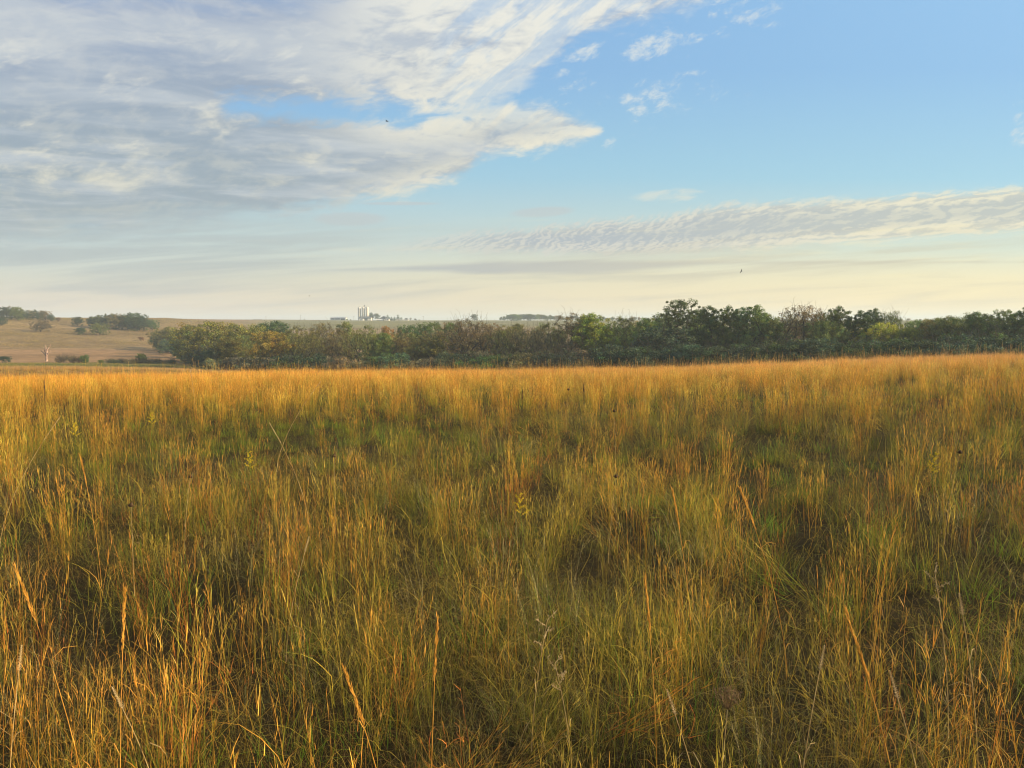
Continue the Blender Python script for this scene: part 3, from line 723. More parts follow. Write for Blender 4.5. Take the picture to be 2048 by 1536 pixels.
if 'trees' not in SKIP:
    for px, y, top, key, w, col, lab in front: place_tree('creek_tree', key, px, y, top - (4 if 440 < px < 1340 or px > 1840 else 2), None, col, lab, 'tree', WOOD, w)
    for px, y, top, key, w, col, lab in back: place_tree('creek_tree', key, px, y, top - 2, None, col, lab, 'tree', WOOD, w)
    # between the ranks: crowns nothing tells apart
    r2 = random.Random(3)
    for i in range(46):
        px = 470 + i * 36 + r2.uniform(-12, 12); y = (192 - 40 * (i / 46.0)) + r2.uniform(-8, 8)
        top = np.interp(px, [470, 900, 1150, 1350, 1700, 1820, 2050], [662, 660, 648, 638, 638, 652, 640]) + r2.uniform(-3, 10)
        place_tree('creek_tree', r2.choice(['round', 'round2', 'airy2', 'broad', 'tall', 'airy']), px, y, top, None, r2.choice(['olive', 'mid', 'green', 'grey'] if px < 1250 else ['green', 'mid', 'deep']),
                   'olive or dark green tree deep in the creek wood, half hidden between other crowns', 'tree', 'half hidden trees inside the creek wood', r2.uniform(0.75, 1.0))
    # the brushy skirt of the wood
    for i in range(62):
        px = 440 + i * 27 + r2.uniform(-9, 9); y = float(np.interp(px, [440, 700, 1400, 2060], [168, 148, 128, 112])) + r2.uniform(-5, 5)
        x, yy, z = spot(px, y); h = r2.uniform(3.4, 5.4) + (1.0 if px > 1200 else 0)
        place_tree('understory_shrub', r2.choice(['thicket', 'thicket2', 'thicket2', 'thicket2', 'thicket'] + (['brush'] if px < 1200 else [])), px, y, None, h, r2.choice(['dusk', 'grey', 'dusk', 'grey', 'deep'] if px < 1250 else ['dusk', 'dusk', 'dusk', 'deep', 'deep']),
                   'dark tangled shrub at the foot of the creek wood above the grass crest', 'shrub', 'tangled shrubs along the foot of the creek wood', r2.uniform(1.0, 1.35))
    # along the wood's receding left edge
    for px, y, h, k, c, lab in ((322, 322, 6, 'thicket', 'dusk', 'dark shrub under the left tip of the wood'), (345, 300, 6, 'thicket2', 'dusk', 'dark shrub beside the harvested field, second along the wood edge'), (366, 262, 6.5, 'thicket', 'deep', 'rounded blackish-green shrub standing out from the wood edge by the harvested field'),
                                (392, 235, 7, 'thicket2', 'mid', 'green shrub at the wood edge, left below the big dome'), (420, 200, 7, 'brush', 'dusk', 'dark brush at the wood edge behind the white gate'), (452, 182, 6.5, 'thicket2', 'dusk', 'dark shrub at the wood edge just right of the white gate')):
        place_tree('edge_shrub', k, px, y, None, h, c, lab, 'shrub', 'shrubs along the left edge of the creek wood')

    # hillside trees; each stands where its foot meets the ground in the photo
    HILL = 'trees on the tan hillside'
    def foot(name, key, px, row, top, w, col, lab, cat='tree', group=HILL, y0=100):
        p = hit(px, row, y0); place_tree(name, key, px, p[1], top, None, col, lab, cat, group, w, xyz=p)
    for a in ((8, 639, 615, 'round', 0.85, 'dusk', 'leftmost tree of the hilltop grove at the left edge'), (22, 638, 614, 'airy2', 1.0, 'grey', 'open-topped tree second in the hilltop grove at the left edge'),
              (36, 640, 615, 'round', 0.9, 'mid', 'tree behind the pale trunk in the hilltop grove'), (48, 639, 620, 'round2', 0.8, 'dusk', 'rounded tree right of the pale trunk in the hilltop grove'),
              (62, 639, 622, 'broad', 0.7, 'brown', 'brownish tree in the middle of the hilltop grove'), (76, 639.5, 621, 'round2', 0.85, 'dusk', 'highest tree in the right half of the hilltop grove'),
              (90, 640, 623, 'round', 0.9, 'brown', 'second tree from the right end of the hilltop grove'), (102, 641, 630, 'round2', 0.7, 'dusk', 'low sloping tree at the right end of the hilltop grove'),
              (190, 655, 634, 'round', 0.9, 'dusk', 'leftmost tree of the larger grove on the hillside'), (203, 656, 632, 'broad', 0.8, 'mid', 'olive tree second in the larger hillside grove'),
              (217, 657, 629, 'round', 0.95, 'dusk', 'third tree of the larger hillside grove'), (230, 658, 628, 'round2', 0.8, 'brown', 'brown-tinged tree left of the middle of the larger hillside grove'),
              (243, 658, 632, 'round', 0.95, 'green', 'green tree in the middle of the larger hillside grove'), (256, 658, 631, 'round', 0.85, 'green', 'tree right of the middle of the larger hillside grove'),
              (265, 659, 626, 'tall', 0.9, 'dusk', 'highest tree of the larger hillside grove'), (277, 661, 633, 'round2', 0.85, 'deep', 'dark tree third from the right end of the larger hillside grove'),
              (289, 662, 630, 'airy2', 0.9, 'dusk', 'open-crowned tree second from the right end of the larger hillside grove'), (303, 660, 641, 'round', 1.0, 'deep', 'low tree at the right end of the larger hillside grove'),
              (2, 651, 634, 'round', 0.9, 'dusk', 'small dark tree cut by the left edge below the hilltop grove'), (83, 663, 643, 'tall', 1.25, 'grey', 'pale olive lone tree on the slope below the hilltop grove'),
              (118, 642.5, 636.5, 'shrub', 0.9, 'rust', 'tiny reddish lone tree between the two hillside groves'), (156, 651, 635, 'round', 0.9, 'dusk', 'small round dark lone tree left of the larger hillside grove'),
              (200, 669, 647, 'round2', 1.0, 'mid', 'rounded grey-green lone tree in front of the larger hillside grove')):
        foot('hillside_tree', {'round': 'low', 'round2': 'low2', 'broad': 'low2', 'tall': 'low'}.get(a[3], a[3]), a[0], a[1] + 1.0, a[2] - 2.5, a[4] * 1.15, a[5], a[6], y0=300)
    foot('pale_tree', 'bare', 33, 640, 618, 0.8, 'grey', 'slender tree with a pale bare trunk in front of the hilltop grove', y0=300)
    SH = 'bushes on and below the hillside'
    for a in ((163, 669, 657, 'shrub', 1.3, 'deep', 'small dark green bush on the open hillside', 300), (283, 681, 676, 'shrub', 1.2, 'rust', 'tiny dark bush beside the left tip of the wood', 300),
              (10, 724, 714, 'shrub', 1.7, 'dusk', 'low wide dark bush at the left edge below the harvested field', 200), (126, 725, 712, 'brush', 1.0, 'grey', 'greyish twiggy bush right of the dead snag', 200),
              (143, 725, 713, 'brush', 0.9, 'grey', 'grey-purple twiggy bush second right of the dead snag', 200), (170, 725.5, 712, 'thicket', 0.85, 'green', 'rounded green bush third right of the dead snag', 200),
              (157, 725, 715, 'brush', 0.6, 'brown', 'small brown bush squeezed left of the rounded green bush', 200), (202, 727, 722, 'shrub', 1.1, 'mid', 'tiny green bush right of the rounded green bush', 200),
              (284, 724, 709, 'thicket', 0.85, 'mid', 'green bush rising from the low brown hedge near the harvested field', 200)):
        foot('field_bush', a[3], a[0], a[1] + 1, a[2] - 3, a[4], a[5], a[6], 'bush', SH, a[7])
    for i in range(11):
        foot('low_brush', 'brush', 222 + i * 13 + r2.uniform(-4, 4), 727 + r2.uniform(-0.5, 1), 717.5 + r2.uniform(-2, 2), 1.3, r2.choice(['grey', 'brown', 'dusk']),
             'low dark brown brush in the hedge strip below the harvested field', 'brush', 'low brush of the hedge strip', 180)

    # distant wooded ridge right of the farm, and a few far trees
    RG = 'trees of the distant wooded ridge'
    for i in range(17):
        px = 1002 + i * 6.6; top = np.interp(px, [1000, 1020, 1050, 1075, 1110], [634, 629, 626.5, 628, 631]) + r2.uniform(-1, 1.5)
        place_tree('ridge_tree', r2.choice(['round', 'round2', 'broad']), px, 905 + r2.uniform(-25, 25), top, None, r2.choice(['dusk', 'green', 'deep']), 'small hazy dark tree on the distant ridge right of the farm, in mid-skyline', 'tree', RG, 1.1)
    for i in range(24):
        px = 1116 + i * 9.0; place_tree('ridge_tree', r2.choice(['round', 'round2', 'broad']), px, 900 + r2.uniform(-25, 25), np.interp(px, [1110, 1200, 1300], [631, 634, 636]) + r2.uniform(-1.5, 1.5), None, r2.choice(['dusk', 'green', 'brown']),
                                                'hazy low tree continuing the distant ridge, peeping over the creek wood', 'tree', 'ridge trees peeping over the creek wood', 1.2)
    place_tree('ridge_tree', 'round2', 949, 860, 628, None, 'dusk', 'round hazy distant tree rising above the wide grey-brown bare tree', 'tree', None, 1.1)
    place_tree('ridge_tree', 'round', 935, 860, 636, None, 'dusk', 'small hazy distant tree left of the round distant one', 'tree', None, 1.1)
    for i, px in enumerate((1790, 1800, 1815, 1838)):
        place_tree('ridge_tree', 'broad', px, 900, 636.5 + i % 2, None, 'grey', 'faint grey distant tree on the horizon in the skyline notch', 'tree', 'distant trees in the skyline notch', 1.3)

    # the dead snag
    def snag():
        x, y, z = hit(93, 723, 200)
        H = row_z(690, y) - z
        e = empty('dead_tree', (x, y, z)); tag(e, 'bleached leafless dead tree with stubby forked limbs standing alone in the valley', 'dead tree')
        s = H * 1.05
        m = MB(); m.tube([(0, 0, -0.2), (0.02 * s, 0, .12 * s), (0.03 * s, 0, .32 * s), (.05 * s, 0, .5 * s)], [.085 * s, .068 * s, .06 * s, .05 * s], 7); m.build('trunk', M['dead_wood'], e, smooth=True)
        for pts, rs in ((((.05, .5), (.08, .72), (.16, .88), (.22, 1.0)), (.045, .032, .022, .008)), (((.05, .5), (.02, .70), (.0, .86), (-.04, .98)), (.038, .028, .02, .007)),
                        (((.02, .22), (-.08, .42), (-.16, .55), (-.20, .66)), (.03, .024, .018, .006)), (((-.16, .55), (-.22, .58), (-.25, .64)), (.014, .010, .005)),
                        (((.03, .32), (.12, .46), (.16, .58), (.22, .64)), (.028, .02, .014, .006)), (((.04, .4), (-.04, .52), (-.06, .70), (-.1, .78)), (.026, .02, .012, .005)), (((.12, .46), (.2, .49), (.25, .55)), (.014, .010, .005))):
            m = MB(); m.tube([(a * s * (1.35 if b > .5 else 1.1), 0.03 * s * math.sin(9 * a + b * 7), b * s) for a, b in pts], [q * 1.25 * s for q in rs], 6); m.build('limb', M['dead_wood'], e, smooth=True)
    snag()
# ------------------------------------------------------------------ the farm on the skyline
M['silo'] = paint('white_silo_concrete', (0.58, 0.56, 0.51), 0.6, 0.12, 0.4)
M['steel'] = paint('galvanised_steel', (0.42, 0.43, 0.43), 0.45, 0.2, 0.8, 0.5)
M['white'] = paint('white_barn_siding', (0.64, 0.63, 0.60), 0.6, 0.12, 0.6)
M['roof'] = paint('dark_shingle_roof', (0.075, 0.085, 0.095), 0.8, 0.3, 0.8)
M['dark'] = paint('dark_interior', (0.03, 0.035, 0.04), 0.9, 0.2, 1.0)
M['pole'] = paint('weathered_pole_wood', (0.12, 0.10, 0.085), 0.85, 0.3, 1.0)
M['glass'] = paint('dark_window_glass', (0.04, 0.05, 0.06), 0.2, 0.1, 1.0, 0.5)
def fx(px, y): return pix_uv(px, 640)[0] * y
FY = 1045.0
def farm():
    mpp = FY / F_PX                                   # metres in one photo pixel at the farm
    zb = lambda px, y=FY: hz(fx(px, y), y)
    def at(px, row, y=FY): return fx(px, y), row_z(row, y)
    # three silos
    for i, (px, top, lab) in enumerate(((719.2, 615.6, 'leftmost of the three tall white silos, flat shouldered and plain'), (727.0, 615.4, 'middle one of the three tall white silos, with the elevator leg above it'), (734.8, 615.0, 'rightmost of the three tall white silos, above the dark barn roof'))):
        y = FY + 4; z = zb(px, y); h = row_z(top, y) - z; r = 3.1 * mpp
        e = empty('grain_silo', (fx(px, y), y, z - 0.3)); tag(e, lab, 'silo', 'three white grain silos')
        m = MB(); n = 12
        m.tube([(0, 0, 0)] + [(0, 0, h * q / n) for q in range(1, n + 1)], [r] * (n + 1), 24); m.build('wall', M['silo'], e, smooth=True)
        for q in range(1, n): 
            m = MB(); m.tube([(0, 0, h * q / n - .06), (0, 0, h * q / n + .06)], [r + .05] * 2, 24, cap=False); m.build('hoop', M['steel'], e, smooth=True)
        m = MB(); m.tube([(0, 0, h), (0, 0, h + .5), (0, 0, h + 1.1), (0, 0, h + 1.45)], [r + .06, r * .88, r * .5, r * .1], 24); m.build('dome', M['silo'], e, smooth=True)
        m = MB(); m.box(-.35, .35, -r - .7, -r - .02, 1, h + .4); m.build('chute', M['silo'], e)
        m = MB(); m.box(-.5, .5, -.5, .5, h + 1.2, h + 2.0); m.build('hatch', M['steel'], e)
    # bucket elevator
    px = 729.6; y = FY + 9; z = zb(px, y); x, zt = at(px, 609.5, y)
    e = empty('grain_elevator', (x, y, z)); tag(e, 'grey steel elevator leg with a head rising above the three silos', 'grain elevator'); H = zt - z
    m = MB(); m.box(-.45, -.05, -.3, .3, 0, H - 2); m.box(.12, .5, -.3, .3, 0, H - 2); m.build('leg_casing', M['steel'], e)
    m = MB(); m.box(-.9, .9, -.6, .6, H - 2.4, H - .8); m.prism([(-.9, H - .8), (.9, H - .8), (.45, H), (-.45, H)], -.6, .6); m.build('head', M['steel'], e)
    for dx, dz in ((7.5, -11), (5.2, -6.2), (-2.3, -4.6), (-7.4, -4.8)):
        m = MB(); m.tube([(0, 0, H - 2.2), (dx, -4, H + dz)], [.22, .18], 6); m.build('spout', M['steel'], e)
    m = MB(); m.box(-1.4, 1.4, -1.2, 1.2, H - 4.2, H - 4.05)
    for a in (-1.4, 1.34):
        for b in (-1.2, 1.14): m.box(a, a + .06, b, b + .06, H - 4.04, H - 3.0)
    m.build('platform', M['steel'], e)
    def shed(name, cat, lab, px0, px1, eave, ridge, base=641.0, y=FY - 14, depth=12, ridge_axis='x', wall='white', openings=(), wins=(), roofm='roof', over=0.5):
        x0, x1 = fx(px0, y), fx(px1, y); xc = (x0 + x1) / 2; w = (x1 - x0) / 2; z = hz(xc, y)
        he = row_z(eave, y) - z; hr = row_z(ridge, y) - z
        e = empty(name, (xc, y, z - .2)); tag(e, lab, cat); he += .2; hr += .2
        if ridge_axis == 'x':
            m = MB(); m.prism([(0, 0), (depth, 0), (depth, he), (depth / 2, hr - .25), (0, he)], -w, w, 'x'); m.build('wall', M[wall], e)
            m = MB(); d2 = depth / 2; k = (hr - he) / d2
            m.prism([(-over, he - over * k + .05), (d2, hr), (d2, hr + .25), (-over, he - over * k + .3)], -w - over, w + over, 'x')
            m.prism([(d2 + .01, hr), (depth + over, he - over * k + .05), (depth + over, he - over * k + .3), (d2 + .01, hr + .25)], -w - over, w + over, 'x'); m.build('roof', M[roofm], e)
        else:
            m = MB(); m.prism([(-w, 0), (w, 0), (w, he), (0, hr - .25), (-w, he)], 0, depth); m.build('wall', M[wall], e)
            k = (hr - he) / w; m = MB()
            m.prism([(-w - over, he - over * k + .05), (0, hr), (0, hr + .25), (-w - over, he - over * k + .3)], -over, depth + over)
            m.prism([(.01, hr), (w + over, he - over * k + .05), (w + over, he - over * k + .3), (.01, hr + .25)], -over, depth + over); m.build('roof', M[roofm], e)
        for a, b, c, d in openings:
            m = MB(); m.box(fx(a, y) - xc, fx(b, y) - xc, -.04, .3, c, d); m.build('doorway', M['dark'], e)
        for a, b, c, d in wins:
            m = MB(); A, B = fx(a, y) - xc, fx(b, y) - xc
            for q in ((A - .12, B + .12, d, d + .12), (A - .12, B + .12, c - .12, c), (A - .12, A, c, d), (B, B + .12, c, d)): m.box(q[0], q[1], -.08, .2, q[2], q[3])
            f = m.build('window', M['white'], e); m = MB(); m.box(A + .002, B - .002, -.03, .2, c + .002, d - .002); m.build('pane', M['glass'], f)
        return e
    shed('barn', 'barn', 'long low white barn with dark roof and dark bay before the silos', 718.0, 742.0, 636.6, 633.0, openings=((727.5, 735.0, 0.2, 3.2),), depth=14)
    shed('milk_house', 'outbuilding', 'small white gabled building at the left front corner of the long white barn', 717.6, 726.8, 637.8, 634.8, y=FY - 20, depth=6, ridge_axis='y', openings=((721.2, 722.6, 0.2, 2.0),))
    shed('long_shed', 'shed', 'long open-fronted cattle shed with a dark roof, left of the silos', 660.5, 690.5, 636.6, 634.2, y=FY + 10, depth=12, wall='white', roofm='steel', openings=((662, 669, 1.3, 2.6), (670, 680, 1.3, 2.6), (681.5, 689.5, .2, 2.6)))
    shed('dark_barn', 'barn', 'dark roofed barn sloping down to the left, just behind the white farmhouse', 759.0, 774.5, 637.2, 632.6, y=FY + 6, depth=14, ridge_axis='y', wall='roof')
    shed('farmhouse', 'house', 'white gabled farmhouse with two dark windows facing the wood', 768.5, 777.5, 638.3, 635.3, y=FY - 18, depth=9, ridge_axis='y', wins=((770.6, 772.2, 0.8, 2.1), (773.8, 775.4, 0.8, 2.1)))
    shed('low_building', 'outbuilding', 'low white outbuilding left of the farmhouse, under the two round trees', 752.5, 765.0, 639.6, 638.2, y=FY - 16, depth=5, roofm='white')
    shed('machine_shed', 'shed', 'small shed with a dark slanting roof at the right end of the farm', 808.5, 815.8, 638.6, 636.2, y=FY - 10, depth=7, ridge_axis='y')
    shed('far_shed', 'shed', 'faint low building far off on the skyline left of the farm', 504.5, 521.0, 640.0, 639.0, y=FY + 150, depth=12, wall='pole')
    # fence
    y = FY - 22; x0, x1 = fx(792, y), fx(808, y); z = hz((x0 + x1) / 2, y)
    e = empty('board_fence', ((x0 + x1) / 2, y, z)); tag(e, 'low white board fence between the conifers and the small shed', 'fence'); w = (x1 - x0) / 2
    m = MB()
    for k in range(3): m.box(-w, w, -.03, .03, .35 + .5 * k, .65 + .5 * k)
    m.build('board', M['white'], e)
    for k in range(6):
        m = MB(); xx = -w + 2 * w * k / 5; m.box(xx - .08, xx + .08, .035, .2, -.2, 1.8); m.build('post', M['white'], e)
    # trees round the yard
    FG = 'trees of the farmyard'
    for px, yy, top, key, w, c, lab in ((744.0, FY - 5, 624.8, 'round', 1.0, 'dusk', 'left one of the two big round trees just right of the silos'), (754.5, FY - 5, 626.6, 'round2', .95, 'dusk', 'right one of the two big round trees right of the silos'),
                                    (695, FY - 8, 637.6, 'shrub', 1.5, 'mid', 'low bush between the long shed and the silos'), (702, FY - 8, 638.5, 'shrub', 1.5, 'mid', 'smaller bush nearest the left silo'),
                                    (776.5, FY, 629.0, 'conifer', 2.1, 'deep', 'wide dark conifer directly behind the farmhouse'), (784.0, FY - 4, 633.0, 'conifer', 2.2, 'deep', 'short conifer just right of the farmhouse'),
                                    (790.0, FY - 4, 633.0, 'conifer', 2.2, 'deep', 'short conifer left of the tall narrow one'), (796.8, FY, 628.2, 'conifer', 1.6, 'deep', 'tallest narrow conifer of the farmyard'),
                                    (803.2, FY - 2, 633.4, 'conifer', 2.2, 'deep', 'short conifer right of the tallest narrow one'), (822, FY + 3, 634.8, 'airy2', 1.1, 'dusk', 'open low tree right of the small shed'),
                                    (831, FY + 3, 636.8, 'shrub', 1.5, 'dusk', 'low round bush at the right end of the farm'), (839, FY + 3, 639, 'shrub', 2.2, 'grey', 'flat pale bush right of the last farm bush'),
                                    (610, FY, 636.8, 'conifer', 1.3, 'dusk', 'tiny dark lone tree on the skyline near the left utility pole')):
        if 'trees' not in SKIP: place_tree('farm_tree', key, px, yy, top, None, c, lab, 'tree', FG, w)
    for px, top, yy, lab in ((601.5, 629.5, FY, 'thin utility pole standing alone on the skyline left of the long shed'), (707.8, 631.5, FY - 5, 'thin utility pole between the long shed and the silos'),
                             (846.5, 632.0, FY, 'thin utility pole at the right of the farm'), (532, 633, FY + 60, 'faint far utility pole leftmost on the skyline')):
        x = fx(px, yy); z = hz(x, yy); H = row_z(top, yy) - z
        e = empty('utility_pole', (x, yy, z)); tag(e, lab, 'utility pole', 'utility poles on the skyline')
        m = MB(); m.tube([(0, 0, -.3), (0, 0, H)], [.17, .11], 8); m.build('post', M['pole'], e)
        m = MB(); m.box(-1.2, 1.2, .13, .25, H - .7, H - .5); m.build('crossarm', M['pole'], e)
    # white gate at the wood's edge
    x, y, z = hit(417, 733, 120); e = empty('field_gate', (x, y, z)); tag(e, 'small pale gate post with a rail at the left edge of the wood', 'gate')
    s = y / F_PX
    m = MB(); m.box(-.09, .09, -.09, .09, -.3, 8.5 * s); m.build('post', M['white'], e)
    m = MB(); m.tube([(.1, 0, 6.0 * s), (16 * s, .2, 6.4 * s)], [.045, .045], 6); m.build('rail', M['white'], e)
    m = MB(); m.box(16 * s, 16 * s + .1, .1, .2, -.3, 7 * s); m.build('post', M['pole'], e)
farm()
# ------------------------------------------------------------------ birds
M['bird'] = paint('dark_feathers', (0.03, 0.035, 0.04), 0.7, 0.3, 6)
def bird(px, row, dist, span, bank, yaw, flap, lab):
    u, v = pix_uv(px, row); e = empty('bird', (u * dist, dist, EYE + v * dist), yaw); e.rotation_euler = (0, bank, yaw); tag(e, lab, 'bird', 'birds in the sky')
    s = span
    m = MB(); m.tube([(0, -.30 * s, 0), (0, -.26 * s, .01 * s), (0, -.2 * s, .015 * s), (0, -.08 * s, 0), (0, .1 * s, -.005 * s), (0, .2 * s, 0)], [.004 * s, .03 * s, .04 * s, .06 * s, .04 * s, .01 * s], 8)
    m.tube([(0, .16 * s, 0), (0, .34 * s, .0)], [.014 * s, .05 * s], 6); m.build('body', M['bird'], e, smooth=True)
    for sg in (-1, 1):
        m = MB(); P = [(0.03, -.13, .10, 0), (.2, -.17, .09, flap * .2), (.36, -.10, .10, flap * .28), (.5, .06, .09, flap * .22)]
        for (a, b, c, d), (a2, b2, c2, d2) in zip(P[:-1], P[1:]):
            for o in (0, -.008): m.quad((sg * a * s, b * s, (d + o) * s), (sg * a2 * s, b2 * s, (d2 + o) * s), (sg * a2 * s, c2 * s, (d2 + o) * s), (sg * a * s, c * s, (d + o) * s))
        m.build('wing', M['bird'], e)
bird(774, 243, 62, .36, 0.25, 1.0, 0.6, 'dark bird gliding before the lower edge of the big cloud')
bird(1483, 542.5, 70, .42, -1.1, 0.4, 0.5, 'small dark bird flying low over the right part of the wood')
bird(619, 592, 80, .26, 0.1, 1.3, 0.5, 'tiny bird above the skyline left of the silos')
# ------------------------------------------------------------------ grass
def grass_fn():
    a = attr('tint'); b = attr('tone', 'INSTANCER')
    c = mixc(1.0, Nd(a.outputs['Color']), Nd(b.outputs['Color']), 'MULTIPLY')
    tr = node('ShaderNodeBsdfTranslucent'); plug(tr.inputs[0], c)
    return add_shader(principled(c, 0.55, 0.25), tr.outputs[0], 0.34)
M['grass'] = material('grass_blades', grass_fn)

def ribbons(B, S, base, L, th0, bend, phi, wid, rng, c0, c1, c2, power=1.3, taper=0.15, kink=0.0, cvar=0.18, pw=1.5):
    """B blades of S stations; returns verts, faces, colours"""
    t = np.linspace(0, 1, S)
    ang = th0[:, None] + bend[:, None] * t[None] ** power + rng.normal(0, kink, (B, S)) if kink else th0[:, None] + bend[:, None] * t[None] ** power
    ph = phi[:, None] + (np.cumsum(rng.normal(0, kink, (B, S)), 1) if kink else 0.0) + np.zeros((B, S))
    step = (L / (S - 1))[:, None]
    dx = np.sin(ang) * np.cos(ph) * step; dy = np.sin(ang) * np.sin(ph) * step; dz = np.cos(ang) * step
    C = np.stack([dx, dy, dz], -1); C[:, 0] = 0; C = np.cumsum(C, 1) + base[:, None, :]
    C[:, :, 2] = np.maximum(C[:, :, 2], 0.004)
    w = wid[:, None] * np.maximum(taper, (1 - t[None] ** pw)) * 0.5
    side = phi + math.pi / 2 + rng.uniform(-0.9, 0.9, B)
    Sd = np.stack([np.cos(side), np.sin(side), rng.normal(0, 0.2, B)], -1)[:, None, :]
    V = np.stack([C - Sd * w[..., None], C + Sd * w[..., None]], 2)          # B,S,2,3
    i = np.arange(B)[:, None] * (2 * S) + np.arange(S - 1)[None] * 2
    F = np.stack([i, i + 1, i + 3, i + 2], -1).reshape(-1, 4)
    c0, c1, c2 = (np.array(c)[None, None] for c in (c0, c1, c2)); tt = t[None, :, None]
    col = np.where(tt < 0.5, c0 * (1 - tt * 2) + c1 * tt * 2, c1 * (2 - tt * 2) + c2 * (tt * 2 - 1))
    col = col * np.exp(rng.normal(0, cvar, (B, 1, 1))) * (1 + rng.normal(0, 0.07, (B, 1, 3)))
    col = np.repeat(np.clip(col, 0.004, 0.9), 2, 1)
    return V.reshape(-1, 3), F, col.reshape(-1, 3), C
class GB:
    def __init__(s, seed): s.rng = np.random.default_rng(seed); s.V = []; s.F = []; s.C = []; s.n = 0
    def add(s, V, F, C): s.V.append(V); s.F.append(F + s.n); s.C.append(C); s.n += len(V)
    def blades(s, B, R, L, lean, bend, wid, cols, S=7, h0=(0, 0), out=True, **kw):
        r = s.rng; p = r.normal(0, R * 0.5, (B, 2)); base = np.column_stack([p, r.uniform(h0[0], h0[1], B) if h0[1] else np.zeros(B)])
        phi = np.arctan2(p[:, 1], p[:, 0]) + r.normal(0, 0.9, B) if out else r.uniform(0, 6.28, B)
        V, F, C, P = ribbons(B, S, base, r.uniform(L[0], L[1], B), np.abs(r.normal(lean[0], lean[1], B)), np.abs(r.normal(bend[0], bend[1], B)), phi, r.uniform(wid[0], wid[1], B), r, *cols, **kw)
        s.add(V, F, C); return P
    def along(s, P, k, t0, t1, L, ang, bend, wid, cols, S=4, **kw):
        """k side leaves or spikelets on each stem of P"""
        r = s.rng; B, S0 = P.shape[:2]; n = B * k
        t = r.uniform(t0, t1, n) * (S0 - 1); i = np.minimum(t.astype(int), S0 - 2); f = (t - i)[:, None]; b = np.repeat(np.arange(B), k)
        base = P[b, i] * (1 - f) + P[b, i + 1] * f
        V, F, C, Q = ribbons(n, S, base, r.uniform(L[0], L[1], n), np.abs(r.normal(ang[0], ang[1], n)), r.normal(bend[0], bend[1], n), r.uniform(0, 6.28, n), r.uniform(wid[0], wid[1], n), r, *cols, **kw)
        s.add(V, F, C)
    def mesh(s, name):
        me = make_mesh(name, np.vstack(s.V), np.vstack(s.F), np.vstack(s.C)); me.materials.append(M['grass']); return me
# dry colours of the stems: base, middle, tip
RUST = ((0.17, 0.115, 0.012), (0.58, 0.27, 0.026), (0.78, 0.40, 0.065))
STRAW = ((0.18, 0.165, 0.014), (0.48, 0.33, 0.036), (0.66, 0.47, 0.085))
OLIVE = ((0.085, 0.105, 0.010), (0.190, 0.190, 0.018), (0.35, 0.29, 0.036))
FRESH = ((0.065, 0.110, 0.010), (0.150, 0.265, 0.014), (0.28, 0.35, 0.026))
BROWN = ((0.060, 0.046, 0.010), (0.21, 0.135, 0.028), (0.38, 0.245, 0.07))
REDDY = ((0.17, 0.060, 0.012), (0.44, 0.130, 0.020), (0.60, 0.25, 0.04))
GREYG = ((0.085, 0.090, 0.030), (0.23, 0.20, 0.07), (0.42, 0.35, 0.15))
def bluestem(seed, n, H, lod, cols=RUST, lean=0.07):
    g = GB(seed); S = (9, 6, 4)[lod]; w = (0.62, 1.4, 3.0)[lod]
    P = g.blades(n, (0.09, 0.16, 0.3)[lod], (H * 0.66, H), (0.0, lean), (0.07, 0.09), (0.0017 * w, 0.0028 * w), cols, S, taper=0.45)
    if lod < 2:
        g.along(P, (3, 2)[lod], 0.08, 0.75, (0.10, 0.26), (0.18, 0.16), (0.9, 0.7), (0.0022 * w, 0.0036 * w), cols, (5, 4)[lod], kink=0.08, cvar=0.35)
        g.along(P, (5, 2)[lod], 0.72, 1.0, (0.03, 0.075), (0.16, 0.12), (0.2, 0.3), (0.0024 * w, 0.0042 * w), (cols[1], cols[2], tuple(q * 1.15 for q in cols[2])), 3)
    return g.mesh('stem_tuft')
def tuft(seed, n, H, lod, cols, bend=1.0, lean=0.35, wid=(0.0020, 0.0042), R=0.16, kink=0.04, h0=(0, 0)):
    g = GB(seed); w = (0.62, 1.4, 3.0)[lod]
    g.blades(n, R * (1 + lod), (H * 0.5, H), (lean, lean * 0.8), (bend, bend * 0.6), (wid[0] * w, wid[1] * w), cols, (8, 5, 4)[lod], kink=kink, cvar=0.32, h0=h0, out=lean > 0.2)
    return g.mesh('leaf_tuft')
def panicle(seed, n, H):
    """airy seed heads on thin stems"""
    g = GB(seed); P = g.blades(n, 0.12, (H * 0.7, H), (0.08, 0.1), (0.35, 0.3), (0.0013, 0.002), GREYG, 9, taper=0.4)
    g.along(P, 26, 0.62, 1.0, (0.03, 0.11), (0.75, 0.3), (0.2, 0.5), (0.0008, 0.0014), GREYG, 4)
    g.along(P, 22, 0.6, 1.0, (0.005, 0.009), (0.8, 0.8), (0, 0.2), (0.002, 0.0035), ((0.42, 0.32, 0.14),) * 3, 3, pw=3)
    return g.mesh('seed_tuft')
